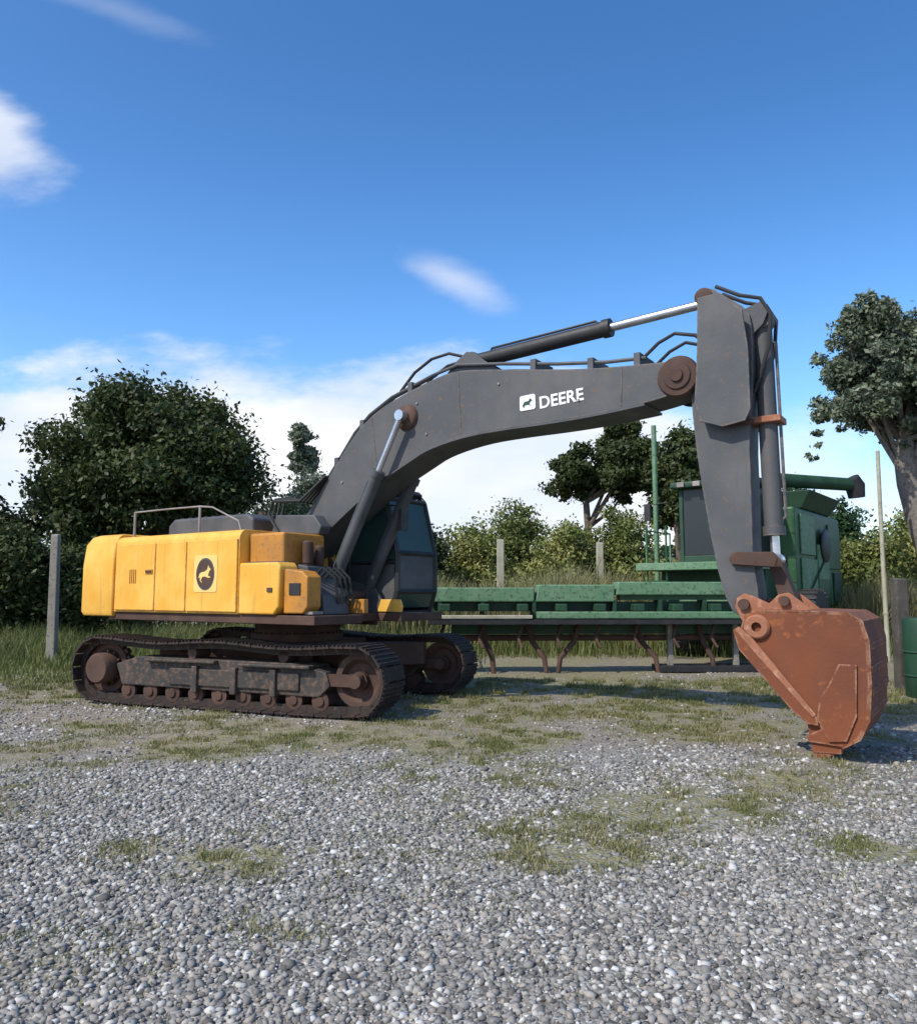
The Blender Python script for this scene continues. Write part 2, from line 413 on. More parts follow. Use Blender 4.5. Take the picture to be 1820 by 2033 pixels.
def blades(x, y, h, wd, r, lean=.5, zf=gz):
    """thin bent grass blades as two-quad strips"""
    n = len(x); a = r.random(n) * 2 * PI; la = r.random(n) * 2 * PI; ll = h * lean * r.random(n)
    dx, dy = np.cos(a) * wd / 2, np.sin(a) * wd / 2
    z = zf(x, y) - .01
    lx, ly = np.cos(la) * ll, np.sin(la) * ll
    P = [(x - dx, y - dy, z), (x + dx, y + dy, z), (x + dx * .8 + lx * .35, y + dy * .8 + ly * .35, z + h * .6), (x - dx * .8 + lx * .35, y - dy * .8 + ly * .35, z + h * .6),
         (x + lx + dx * .1, y + ly + dy * .1, z + h * .97), (x + lx - dx * .1, y + ly - dy * .1, z + h * .97)]
    V = np.stack([np.stack(p, -1) for p in P], 1).reshape(-1, 3)
    o = (np.arange(n) * 6)[:, None]
    F = np.concatenate([o + np.array([[0, 1, 2, 3]]), o + np.array([[3, 2, 4, 5]])], 1).reshape(-1)
    return V, F
r = np.random.default_rng(5)
n = 800000
y = 3 + 12 * r.random(n) ** .8; x = (r.random(n) * 2 - 1) * (y * .64 + .5)
tuft = ss(fbm(x, y, .22, 61), .45, .7)
k = r.random(n) < grass_w(x, y) * tuft
x, y = x[k], y[k]
h = .015 + .045 * r.random(len(x)) ** 1.5 * (1 + 1.0 * ss(y, 9, 15))
va, fa = blades(x, y, h, .005 + .0006 * y, r, .9)
gs = fast_mesh('grass', va, 4, fa, M['grass'])
tag(gs, 'short olive grass growing in patches through the gravel', 'grass', kind='stuff')
n = 150000
y = 13.5 + 14 * r.random(n) ** 1.1; x = (r.random(n) * 2 - 1) * (y * .66 + 1)
k = r.random(n) < np.clip(ss(y, 13.5, 17) * ss(-x, -1, 3) + ss(y, 19.5, 22), 0, 1) * (.3 + .7 * ss(fbm(x, y, 1.2, 8), .35, .6))
x, y = x[k], y[k]
h = (.10 + .75 * r.random(len(x)) * ss(y, 15.5, 20)) * (.6 + .9 * fbm(x, y, 2.2, 15))
vb, fb = blades(x, y, h, .022, r, .7)
tg = fast_mesh('tall_grass', vb, 4, fb, M['grass_far'])
tag(tg, 'taller green grass along the far edge of the yard', 'grass', kind='stuff')

n = 60000
y = 21.5 + 3.5 * r.random(n); x = -3 + 22 * r.random(n)
k = r.random(n) < ss(fbm(x, y, 1.3, 18), .3, .55)
x, y = x[k], y[k]
h = (.5 + 1.9 * r.random(len(x)) ** .7) * (.55 + .8 * fbm(x, y, 1.8, 16))
vc, fc = blades(x, y, h, .03, r, .45)
rd_ = fast_mesh('reeds', vc, 4, fc, M['reed'])
tag(rd_, 'tall straw-coloured reeds and weeds under the hedge', 'reeds', kind='stuff')

# ------------------------------------------------------------------ trees
def leaves(clumps, n, size, r, flat=.75, aspect=.55, droop=0):
    """n leaf faces spread over the clumps (x,y,z,radius)"""
    cl = np.array(clumps); wgt = cl[:, 3] ** 2; wgt /= wgt.sum()
    k = r.choice(len(cl), n, p=wgt); c = cl[k]
    d = r.normal(size=(n, 3)); d /= np.linalg.norm(d, axis=1)[:, None]
    rad = c[:, 3] * (.35 + .72 * r.random(n) ** .7); rad *= np.where(r.random(n) < .16, 1.1 + .45 * r.random(n), 1)
    an = .65 + .75 * r.random((len(cl), 3))
    p = c[:, :3] + d * rad[:, None] * an[k] * np.array([1, 1, flat * 1.05])
    nrm = d * .7 + r.normal(size=(n, 3)) * .75 + np.array([0, 0, .35]); nrm /= np.linalg.norm(nrm, axis=1)[:, None]
    q = r.normal(size=(n, 3)) + np.array([0, 0, -droop]); a = np.cross(nrm, q); a /= np.linalg.norm(a, axis=1)[:, None] + 1e-9
    b = np.cross(nrm, a)
    s = size * (.6 + .8 * r.random(n))[:, None]
    bend = nrm * s * .12
    V = np.stack([p - b * s, p + a * s * aspect - bend, p + b * s, p - a * s * aspect - bend], 1).reshape(-1, 3)
    return V, np.arange(4 * n)
def clumpset(r, cx, cy, cz, rx, ry, rz, n, cr, low=-.6, jit=.3):
    """clumps filling an uneven ellipsoid"""
    out = []
    while len(out) < n:
        d = r.normal(size=3); d /= np.linalg.norm(d)
        if d[2] < low: continue
        q = .35 + .65 * r.random() ** .45
        k = 1 + (r.random() - .5) * jit
        out.append((cx + d[0] * rx * q * k, cy + d[1] * ry * q * k, cz + d[2] * rz * q * k, cr * (.6 + .8 * r.random())))
    return out
def trunk(b, x, y, z0, x1, y1, z1, r0, r1, r, kinks=5, seg=10):
    pts = []; rs = []
    for i in range(kinks + 1):
        q = i / kinks; j = (r.random(2) - .5) * r0 * 1.1 * (1 if 0 < i < kinks else 0)
        pts.append((x + (x1 - x) * q + j[0], y + (y1 - y) * q + j[1], z0 + (z1 - z0) * q)); rs.append(r0 + (r1 - r0) * q)
    rs[0] *= 1.3
    b.tube(pts, rs, seg); return pts
def tree(name, label, cat, base, clumps, nleaf, size, lm, bm_, tr, seed, group=None, flat=.75, branches=8, top=None, aspect=.55, z0=-.1, droop=0):
    """base (x,y); tr = (trunk radius, fork height); clumps in world coordinates"""
    r = np.random.default_rng(seed)
    e = empty(name, (base[0], base[1], 0), 0, label, cat, group)
    cl = [(c[0] - base[0], c[1] - base[1], c[2], c[3]) for c in clumps]
    v, f = leaves(cl, nleaf, size, r, flat, aspect, droop)
    fast_mesh('crown', v, 4, f, lm, e)
    b = MB(); tx, ty = top or (0, 0)
    pts = trunk(b, 0, 0, z0, tx, ty, tr[1], tr[0], tr[0] * .62, r)
    order = sorted(cl, key=lambda c: -c[3])[:branches]
    for c in order:
        s = pts[-1] if r.random() < .6 else pts[-2]
        mid = ((s[0] + c[0]) / 2 + r.normal() * .15, (s[1] + c[1]) / 2 + r.normal() * .15, (s[2] + c[2]) / 2 - .1)
        kq = .45 if branches < 30 else .2
        b.tube([s, mid, c[:3]], [tr[0] * kq, tr[0] * kq * .6, tr[0] * .06], 7)
    b.build('trunk', bm_, e, smooth=True)
    return e
def at(X, Y, D):
    a = (X - 910) / 1550; b = -(Y - 1016.5) / 1550
    dy = math.cos(PH) - b * math.sin(PH); dz = math.sin(PH) + b * math.cos(PH); k = D / dy
    return a * k, D, H + dz * k
def blob(r, X0, X1, Y0, Y1, D, depth, n, cr, low=-.7, jit=.3):
    x0, _, zt = at(X0, Y0, D); x1, _, zb = at(X1, Y1, D)
    return clumpset(r, (x0 + x1) / 2, D, (zt + zb) / 2, (x1 - x0) / 2 - cr * .6, depth, (zt - zb) / 2 - cr * .5, n, cr, low, jit)
r = np.random.default_rng(21)
# big round dark tree on the left
cl = blob(r, 95, 505, 765, 1130, 27, 3.2, 95, .85) + blob(r, 180, 440, 765, 900, 27, 2.2, 24, .7) + blob(r, 60, 260, 930, 1160, 26, 2.2, 28, .65) + blob(r, 330, 520, 850, 1060, 26.5, 2.0, 22, .7)
tree('broadleaf_tree', 'large dark round-crowned tree rising behind the yellow engine body', 'tree', at(290, 1100, 27)[:2], cl, 95000, .095, M['leaf_dark'], M['bark'], (.38, 3.2), 31)
cl = blob(r, -140, 8, 775, 880, 24, 1.2, 14, .4, jit=.6) + blob(r, -160, 15, 985, 1150, 24, 2, 22, .6)
tree('broadleaf_tree', 'sparse dark tree cut off by the left edge of the photo', 'tree', at(-60, 1100, 24)[:2], cl, 20000, .085, M['leaf_dark'], M['bark'], (.2, 4.5), 32)
# thin single crown
cl = blob(r, 566, 618, 842, 905, 40, .5, 9, .34, jit=.4) + blob(r, 574, 630, 875, 950, 40, .5, 12, .36, jit=.4)
tree('slender_tree', 'small lone crown on a thin stem against the white cloud', 'tree', at(600, 1100, 40)[:2], cl, 6000, .11, M['leaf_grey'], M['bark'], (.10, 8.3), 33, top=(-.1, 0))
# centre trees seen under the boom
cl = blob(r, 1168, 1292, 842, 1010, 34, 1.9, 64, .42, jit=.6) + blob(r, 1092, 1175, 882, 995, 34, 1.2, 30, .34, jit=.6)
cl += blob(r, 1140, 1200, 930, 1010, 34, .9, 7, .4)
tree('broadleaf_tree', 'dark double-crowned tree on a bare stem seen under the boom', 'tree', at(1165, 1100, 34)[:2], cl, 34000, .10, M['leaf_dark'], M['bark'], (.22, 5.6), 34, branches=10)
cl = blob(r, 1285, 1400, 848, 1090, 32, 1.6, 36, .55, jit=.5)
tree('broadleaf_tree', 'narrow dark tree close to the left side of the stick', 'tree', at(1345, 1100, 32)[:2], cl, 24000, .10, M['leaf_dark'], M['bark'], (.2, 4), 35)
# right-hand tree with pale leaning trunk
b0 = at(1860, 1150, 20)[:2]
cl = []
for X0, X1, Y0, Y1, n, c_ in ((1650, 1770, 600, 700, 10, .42), (1800, 1960, 590, 760, 16, .55), (1700, 1850, 660, 800, 18, .42), (1612, 1700, 780, 850, 8, .30), (1690, 1800, 760, 855, 12, .36), (1640, 1730, 690, 760, 5, .28),
                              (1790, 1960, 760, 880, 14, .45), (1615, 1680, 850, 880, 3, .16), (1625, 1660, 885, 915, 2, .14), (1760, 1840, 840, 900, 5, .25), (1680, 1850, 720, 870, 18, .3), (1640, 1720, 640, 720, 6, .25)):
    cl += blob(r, X0, X1, Y0, Y1, 20, 1.3, int(n * 1.6), c_ * .66, jit=.7)
tree('broadleaf_tree', 'tall open-crowned tree with pale leaning trunk at the right edge', 'tree', b0, cl + blob(r, 1660, 1980, 605, 880, 20.4, 1.8, 60, .42, jit=.4), 80000, .07, M['leaf_grey'], M['bark_pale'], (.42, 5.6), 36, top=(at(1790, 850, 20)[0] - b0[0], 0), branches=70)
# shrubs: separate plants along the back edge
SH = [  # X0 X1 Ytop Ybot D mat label
    (500, 640, 985, 1190, 24, 'leaf_blue', 'pale green shrub between the engine hood and the boom foot'),
    (570, 660, 930, 1120, 30, 'leaf_grey', 'grey-green bush just left of the lower boom'),
    (800, 880, 1020, 1230, 26, 'leaf_dark', 'dark bush just right of the excavator cab'),
    (870, 1010, 1035, 1240, 28, 'leaf_olive', 'olive bush at the left of the hedge under the boom'),
    (960, 1090, 985, 1230, 30, 'leaf_mid', 'tallest bush in the middle of the hedge under the boom'),
    (1060, 1180, 1020, 1240, 28, 'leaf_olive', 'yellow-green bush below the double-crowned tree'),
    (1160, 1290, 1000, 1240, 29, 'leaf_mid', 'grey-green bush left of the harvester ladder'),
    (1535, 1650, 940, 1200, 28, 'leaf_green', 'tall deep green bush filling the gap right of the stick'),
    (1620, 1715, 990, 1220, 28, 'leaf_green', 'green bush under the outer end of the unloading auger'),
    (1660, 1770, 1040, 1240, 25, 'leaf_mid', 'bush behind the thin pale pole'),
    (1740, 1880, 1010, 1230, 26, 'leaf_olive', 'olive bush under the pale leaning trunk'),
    (-80, 90, 1010, 1240, 22, 'leaf_dark', 'dark undergrowth shrub left of the grey fence post'),
    (80, 200, 1080, 1240, 23, 'leaf_dark', 'dark shrub behind the grey fence post'),
]
for i, (X0, X1, Y0, Y1, D, lm, lab) in enumerate(SH):
    rr = np.random.default_rng(100 + i)
    cl = blob(rr, X0 - 14, X1 + 14, Y0, Y1 + 20, D, 1.1, 46, .50, low=-1, jit=.25) + blob(rr, X0, X1, Y0 + 30, Y1, D, .9, 16, .6, low=-1)
    tree('shrub', lab, 'shrub', at((X0 + X1) / 2, 1200, D)[:2], cl, 19000, .07, M[lm], M['bark'], (.07, 1.2), 200 + i, 'shrubs along the back of the yard', branches=6)
# far wood as one mass
rr = np.random.default_rng(77); cl = []
for i in range(330):
    x = -75 + 150 * rr.random(); yv = 48 + 22 * rr.random(); top = 3.2 + 2.6 * vnoise(x, 0, 9, 3)
    cl.append((x, yv, top * (.15 + .85 * rr.random()), 1.0 + 1.0 * rr.random()))
v, f = leaves(cl, 60000, .32, rr)
tag(fast_mesh('woodland', v, 4, f, M['leaf_blue']), 'distant mass of trees behind the yard', 'woodland', kind='stuff')
rr = np.random.default_rng(78); cl = []
for i in range(420):
    x = -34 + 70 * rr.random(); yv = 25.5 + 3 * rr.random(); top = 1.6 + 1.2 * float(vnoise(x, 0, 4, 6))
    cl.append((x, yv, top * rr.random(), .5 + .4 * rr.random()))
v, f = leaves(cl, 90000, .085, rr)
tag(fast_mesh('undergrowth', v, 4, f, M['leaf_olive']), 'low tangled undergrowth closing off the back of the yard', 'undergrowth', kind='stuff')

# ------------------------------------------------------------------ posts and poles
def post(label, X, Ytop, D, wid, mat, name='fence_post', cat='post', group=None, lean=0, wires=True):
    x, _, zt = at(X, Ytop, D)
    e = MB()
    e.add([(-wid / 2, -wid / 2, -.3), (wid / 2, -wid / 2, -.3), (wid / 2, wid / 2, -.3), (-wid / 2, wid / 2, -.3),
           (-wid * .42 + lean, -wid * .42, zt), (wid * .42 + lean, -wid * .42, zt), (wid * .38 + lean, wid * .42, zt + .02), (-wid * .42 + lean, wid * .42, zt + .03)],
          [(3, 2, 1, 0), (4, 5, 6, 7), (0, 1, 5, 4), (1, 2, 6, 5), (2, 3, 7, 6), (3, 0, 4, 7)])
    o = e.build(name, mat, None, bevel=.02)
    o.location = (x, D, 0)
    return tag(o, label, cat, group)
post('grey weathered post standing left of the yellow counterweight', 116, 1062, 18, .2, M['wood_grey'], lean=-.05)
post('pale concrete post nearer the excavator, in the hedge under the boom', 993, 1072, 25, .26, M['concrete'], group='pale concrete posts in the hedge')
post('pale concrete post nearer the stick, in the hedge under the boom', 1190, 1078, 25, .24, M['concrete'], group='pale concrete posts in the hedge')
x, _, zt = at(1740, 895, 19)
o = MB().tube([(0, 0, -.2), (0, 0, zt * .5), (.02, 0, zt)], [.055, .05, .045], 12).build('pole', M['concrete'], None, smooth=True)
o.location = (x, 19, 0); tag(o, 'thin pale pole standing in front of the right-hand tree', 'pole')
post('dark square wooden post right of the rusty bucket', 1783, 1150, 13.5, .24, M['wood_dark'], name='gate_post')

# ------------------------------------------------------------------ excavator
EX = empty('excavator', (-2.55, 12.5, 0), R(-34), 'yellow tracked excavator with grey boom and rusty bucket parked on gravel', 'excavator')
U = 12  # undercarriage is turned this many degrees from the upper body
RU = Matrix.Rotation(R(U), 4, 'Z')
# --- tracks
def track_path(n):
    """closed path (x,z,tangent angle) round sprocket and idler; top run sags"""
    xr, xf, rr_, rf, zr, zf = -2.42, 1.95, .46, .44, .52, .50
    pts = []
    for i in range(41):                     # top run, rear to front
        q = i / 40; sag = .05 * math.sin(PI * q * 2.0) ** 2
        pts.append((xr + (xf - xr) * q, (zr + rr_) * (1 - q) + (zf + rf) * q - sag))
    for i in range(1, 20):
        a = PI / 2 - PI * .94 * i / 20; pts.append((xf + rf * math.cos(a), zf + rf * math.sin(a)))
    pts.append((1.65, .055)); pts.append((-2.15, .055))
    for i in range(1, 20):
        a = -PI / 2 - PI * .06 - PI * .94 * i / 20 + 0; pts.append((xr + rr_ * math.cos(a), zr + rr_ * math.sin(a)))
    P = np.array(pts + [pts[0]]); d = np.hypot(*np.diff(P, axis=0).T); s = np.concatenate([[0], np.cumsum(d)])
    q = np.linspace(0, s[-1], n, endpoint=False) + .01
    x = np.interp(q, s, P[:, 0]); z = np.interp(q, s, P[:, 1])
    x2 = np.interp((q + .05) % s[-1], s, P[:, 0]); z2 = np.interp((q + .05) % s[-1], s, P[:, 1])
    return x, z, np.arctan2(z2 - z, x2 - x), s[-1] / n
def wheel(r_, w_, y, hub, dish=.05):
    return [(0, y - w_ / 2 - .02), (hub, y - w_ / 2 - .02), (hub, y - w_ / 2 + dish), (r_ * .62, y - w_ / 2 + dish), (r_ * .78, y - w_ / 2), (r_, y - w_ / 2), (r_, y + w_ / 2), (r_ * .78, y + w_ / 2), (hub, y + w_ / 2 - dish), (0, y + w_ / 2 - dish)]
for side in (-1, 1):
    yc = side * 1.38; wd = .62
    b = MB(); X, Z, A, pitch = track_path(56)
    for x_, z_, a_2 in zip(X, Z, A):
        s_ = MB()
        s_.box(-pitch * .46, pitch * .46, yc - wd / 2, yc + wd / 2, -.012, .014)
        for gx_ in (-.06, .0, .06):
            s_.box(gx_ - .009, gx_ + .009, yc - wd / 2 + .01, yc + wd / 2 - .01, .014, .034)
        s_.box(-pitch * .52, pitch * .52, yc - .16, yc - .10, -.10, -.012)
        s_.box(-pitch * .52, pitch * .52, yc + .10, yc + .16, -.10, -.012)
        mt = RU @ Matrix.Translation((x_, 0, z_)) @ Matrix.Rotation(-a_2 + random.uniform(-.035, .035), 4, 'Y')
        s_.xf(mt); b.add(s_.v, s_.f)
    tr = b.build('track', M['track'], EX)
    # frame between the wheels
    b = MB()
    b.prism([(-2.0, .30), (1.4, .27), (1.56, .42), (1.5, .60), (1.0, .70), (-1.7, .72), (-2.12, .60)], yc - .20, yc + .20)
    b.box(-1.5, -.25, yc - .30, yc + .30, .66, .705); b.box(.15, 1.3, yc - .30, yc + .30, .64, .685)
    b.box(-1.1, 1.1, yc + side * .19, yc + side * .23, .34, .58)
    for gx_ in (-.62, .05, .7): b.box(gx_ - .05, gx_ + .05, yc - .27, yc + .27, .25, .62)
    b.xf(RU).build('track_frame', M['frame'], tr, bevel=.015)
    sp = MB().lathe_y(wheel(.38, .12, yc, .17), -2.42, .52, 28)
    for k_ in range(21):
        q = 2 * PI * k_ / 21
        tth = MB().box(-.035, .035, yc - .04, yc + .04, .36, .43).xf(Matrix.Translation((-2.42, 0, .52)) @ Matrix.Rotation(q, 4, 'Y'))
        sp.add(tth.v, tth.f)
    for k_ in range(12):
        q = 2 * PI * k_ / 12
        tb = MB().tube([(.25, yc - .09, 0), (.25, yc + .09, 0)], .018, 6).xf(Matrix.Translation((-2.42, 0, .52)) @ Matrix.Rotation(q, 4, 'Y'))
        sp.add(tb.v, tb.f)
    sp.lathe_y([(0, yc - .3), (.2, yc - .3), (.23, yc - .26), (.23, yc - .06)], -2.42, .52, 24)
    sp.xf(RU).build('sprocket', M['rust_dark'], tr, smooth=True)
    idl = MB().lathe_y(wheel(.36, .20, yc, .12, .07), 1.95, .50, 32)
    idl.lathe_y([(0, yc - .24), (.09, yc - .24), (.10, yc - .1)], 1.95, .50, 16)
    idl.box(1.35, 2.02, yc - .17, yc - .13, .42, .58).box(1.35, 2.02, yc + .13, yc + .17, .42, .58)
    idl.xf(RU).build('idler', M['rust_dark'], tr, smooth=True)
    for gx_ in np.linspace(-1.9, 1.4, 9):
        q_ = MB().lathe_y([(0, yc - .19), (.06, yc - .19), (.07, yc - .17), (.13, yc - .165), (.13, yc - .12), (.095, yc - .1), (.095, yc + .1), (.13, yc + .12), (.13, yc + .165), (.06, yc + .19), (0, yc + .19)], gx_, .215, 18)
        q_.xf(RU).build('track_roller', M['rust_dark'], tr, smooth=True)
    for gx_ in (-.75, .8):
        MB().lathe_y([(0, yc - .16), (.08, yc - .16), (.08, yc + .16), (0, yc + .16)], gx_, .785, 16).xf(RU).build('carrier_roller', M['rust_dark'], tr, smooth=True)
# --- car body
b = MB()
b.prism_z([(.75, -.62), (1.45, -1.1), (1.75, -1.1), (1.75, -.98), (1.05, -.35), (1.05, .35), (1.75, .98), (1.75, 1.1), (1.45, 1.1), (.75, .62),
           (-.75, .62), (-1.45, 1.1), (-1.75, 1.1), (-1.75, .98), (-1.05, .35), (-1.05, -.35), (-1.75, -.98), (-1.75, -1.1), (-1.45, -1.1), (-.75, -.62)], .50, .86)
b.box(-.8, .8, -.8, .8, .46, .92)
b.box(1.02, 1.06, -.22, .22, .56, .80)
b.xf(RU).build('car_body', M['rust_dark'], EX, bevel=.02)
sr = MB().tube([(0, 0, .92), (0, 0, 1.03)], .72, 48); sr.tube([(0, 0, 1.03), (0, 0, 1.20)], .66, 48)
for k_ in range(36):
    q = 2 * PI * k_ / 36; sr.tube([(math.cos(q) * .69, math.sin(q) * .69, 1.0), (math.cos(q) * .69, math.sin(q) * .69, 1.055)], .022, 6)
sr.build('slew_ring', M['rust_dark'], EX, smooth=True)
# --- deck frame
b = MB()
b.prism_z([(-2.9, -1.42), (1.75, -1.42), (1.78, -.5), (1.3, -.42), (1.3, .35), (1.78, .38), (1.80, .5), (1.80, 1.42), (-2.9, 1.42)], 1.22, 1.345)
b.box(-2.8, 1.3, -.42, -.36, 1.16, 1.22); b.box(-2.8, 1.3, .36, .42, 1.16, 1.22)
b.build('deck_frame', M['rust_dark'], EX, bevel=.012)
# --- counterweight: rounded rear
pts = []
for i in range(19):
    q = R(152) + (R(208) - R(152)) * i / 18; pts.append((4.08 * math.cos(q), 3.25 * math.sin(q)))
pts = [(-2.72, 1.49)] + [(-3.05, 1.49)] + pts + [(-3.05, -1.49), (-2.72, -1.49)]
pts = [(x_, max(-1.49, min(1.49, y_))) for x_, y_ in pts]
b = MB(); lv = [(1.27, .03), (1.34, 0), (2.10, -.0), (2.45, .03), (2.58, .10), (2.62, .2)]
n_ = len(pts); cxm = -2.9
for z_, ins in lv:
    b.v += [((x_ + ins if x_ < -3.0 else x_), y_ * (1 - ins / 1.6), z_) for x_, y_ in pts]
for l_ in range(len(lv) - 1):
    b.f += [(l_ * n_ + i, l_ * n_ + (i + 1) % n_, (l_ + 1) * n_ + (i + 1) % n_, (l_ + 1) * n_ + i) for i in range(n_)]
b.f += [tuple(range(n_ - 1, -1, -1)), tuple((len(lv) - 1) * n_ + i for i in range(n_))]
b.build('counterweight', M['yellow'], EX, bevel=.02, smooth=True)
# --- engine housing: shell with rounded shoulder, both sides
def shell(x0, x1, ymax, z0, z1, rd=.13):
    pr = [(-ymax, z0), (-ymax, z1 - rd)] + [(-ymax + rd - rd * math.cos(q), z1 - rd + rd * math.sin(q)) for q in (PI / 2 * k / 6 for k in range(1, 7))]
    pr += [(-y_, z_) for y_, z_ in reversed(pr)]
    n_ = len(pr); m_ = MB()
    m_.add([(x0, y_, z_) for y_, z_ in pr] + [(x1, y_, z_) for y_, z_ in pr], [tuple(range(n_)), tuple(range(2 * n_ - 1, n_ - 1, -1))] + [(i, (i + 1) % n_, (i + 1) % n_ + n_, i + n_) for i in range(n_)])
    return m_
shell(-2.70, .30, 1.46, 1.345, 2.56).build('engine_housing', M['yellow'], EX, bevel=.008, smooth=True)
# side doors: proud panels with gaps between
def sdoor(x0, x1, z0, z1, m_, name='side_door'):
    pr = [(x0, z0), (x1, z0), (x1, z1), (x0, z1)]
    o_ = MB().prism(pr, -1.490, -1.458).build(name, m_, EX, bevel=.012, seg=3)
    return o_
d1 = sdoor(-2.66, -1.62, 1.375, 2.42, M['yellow']); d2 = sdoor(-1.60, -.86, 1.375, 2.42, M['yellow']); d3 = sdoor(-.84, .28, 1.375, 2.42, M['yellow'])
def handle(x, z, par):
    MB().box(x - .09, x + .09, -1.506, -1.491, z - .035, z + .035).build('handle_shade_plate', M['yellow_dark'], par, bevel=.006)  # raised darker plate, coloured as the shade of a hollow behind the handle
    MB().box(x - .07, x + .07, -1.520, -1.507, z - .012, z + .018).build('door_handle', M['rust_dark'], par, bevel=.004)
handle(-1.75, 1.98, d1); 
b = MB()
for k_ in range(4): b.box(-2.26 + .05 * k_, -2.245 + .05 * k_, -1.500, -1.491, 1.80, 2.02)
b.build('vent', M['yellow_dark'], d1, bevel=0)
# warning stickers / bolts left plain; round emblem
em = MB().prism([(-.62, 1.66), (-.16, 1.66), (-.13, 1.69), (-.13, 2.17), (-.16, 2.20), (-.62, 2.20), (-.65, 2.17), (-.65, 1.69)], -1.496, -1.491).build('emblem', M['cream'], EX)
c_ = [(-.39 + .205 * math.cos(q) * (1 if abs(math.cos(q)) < .75 else .98), 1.925 + .235 * math.sin(q)) for q in (2 * PI * k / 40 for k in range(40))]
MB().prism(c_, -1.503, -1.497).build('emblem_disc', M['darkgrey'], em)
c2 = [(-.39 + .18 * math.cos(q), 1.925 + .21 * math.sin(q)) for q in (2 * PI * k / 40 for k in range(40))]
MB().prism(c2, -1.507, -1.504).build('emblem_ring', M['rust_dark'], em)
deer = [(-.53, 1.86), (-.50, 1.93), (-.46, 1.95), (-.38, 1.96), (-.33, 1.99), (-.31, 2.05), (-.285, 2.01), (-.25, 1.99), (-.28, 1.97), (-.30, 1.93), (-.31, 1.90), (-.25, 1.875), (-.30, 1.865), (-.37, 1.885), (-.43, 1.885), (-.47, 1.84), (-.44, 1.79), (-.49, 1.83), (-.49, 1.88)]
MB().prism(deer, -1.512, -1.508).build('emblem_figure', M['cream'], em)
# --- hood, muffler, rails on top
b = MB(); b.prism([(-2.35, 2.56), (-.25, 2.56), (-.25, 2.80), (-.40, 2.88), (-2.2, 2.88), (-2.35, 2.78)], -.75, .85); 
hd = b.build('engine_hood', M['darkgrey'], EX, bevel=.04, seg=3)
b = MB()
for k_ in range(8): b.box(-2.1 + .2 * k_, -2.0 + .2 * k_, -.7 + .0, .6, 2.881, 2.895)
b.build('hood_slots', M['black'], hd)
MB().tube([(-1.9, .95, 2.5), (-1.9, .95, 3.0), (-1.98, .95, 3.12)], [.06, .06, .055], 14).build('exhaust_pipe', M['rust_dark'], EX, smooth=True)
b = MB(); b.prism([(.0, 2.56), (1.0, 2.50), (1.05, 2.62), (.9, 2.80), (.1, 2.84)], -.60, -.38); b.build('hood_side', M['darkgrey'], EX, bevel=.02)
b = MB()
for x_ in (-2.5, -.84):
    b.tube([(x_, -1.28, 2.53), (x_, -1.28, 2.97)], .02, 8)
b.tube([(-2.5, -1.28, 2.97), (-1.6, -1.28, 2.975), (-.84, -1.28, 2.97), (-.55, -1.28, 2.94), (.05, -1.28, 2.70), (.12, -1.28, 2.53)], .013, 8)
b.build('handrail', M['rail'], EX, smooth=True)
# --- tank and steps at the front right corner
MB().box(.31, 1.02, -1.30, -.48, 1.345, 2.50).build('fuel_tank', M['yellow_dark'], EX, bevel=.04, seg=3)
b = MB(); b.prism([(.31, 1.35), (1.02, 1.35), (1.12, 1.45), (1.14, 2.0), (1.08, 2.07), (.31, 2.07)], -1.47, -1.12)
tb = b.build('tool_box', M['yellow'], EX, bevel=.03, seg=3)
MB().box(.90, 1.0, -1.486, -1.471, 1.66, 1.72).build('latch', M['rust_dark'], tb, bevel=.004)
b = MB()
for k_ in range(5): b.box(.40, 1.05, -1.42 + .06 * k_, -1.40 + .06 * k_, 2.071, 2.085)
b.build('tread_plate', M['darkgrey'], tb)
st_ = MB().prism([(1.16, 1.37), (1.52, 1.37), (1.60, 1.46), (1.60, 1.86), (1.50, 1.94), (1.16, 1.98)], -1.41, -1.14).build('step_box', M['yellow_dark'], EX, bevel=.02)
MB().box(1.27, 1.48, -1.425, -1.411, 1.62, 1.78).build('step_shade_sheet', M['black'], st_, bevel=.004)  # raised black sheet, coloured as the shade inside a step opening
MB().box(1.50, 1.66, -1.36, -1.16, 1.36, 1.40).build('step_plate', M['rail'], st_, bevel=.004)
# hydraulic valves and hoses between the tank and the boom foot
b = MB().prism([(1.04, 1.35), (1.62, 1.35), (1.56, 1.62), (1.34, 1.78), (1.26, 2.02), (1.04, 2.06)], -1.08, -.58)
vb_ = b.build('valve_block', M['darkgrey'], EX, bevel=.02)
for x_, y_, zt_ in ((1.14, -.95, 2.36), (1.14, -.72, 2.30)):
    MB().tube([(x_, y_, 2.04), (x_, y_, 2.07), (x_, y_, 2.07), (x_, y_, zt_), (x_, y_, zt_ + .03)], [.06, .06, .075, .075, .045], 16).build('filter', M['rust_dark'], EX, smooth=True)
for k_ in range(4):
    MB().tube([(1.30, -1.0 + .12 * k_, 1.85), (1.48, -1.0 + .12 * k_, 2.0), (1.62, -.9 + .1 * k_, 1.85), (1.60, -.8 + .1 * k_, 1.5)], .02, 8).build('hose', M['rubber'], vb_, smooth=True)
b = MB()
for k_ in range(4):
    y_ = -.62 + .09 * k_
    b.tube([(.2, y_, 2.55), (-.05, y_, 2.85), (.05, y_, 3.05 + .03 * k_), (.45, y_ * .8 + .05, 3.05), (.85, y_ * .5, 3.42)], .024, 8)
b.build('hose', M['rubber'], EX, smooth=True)
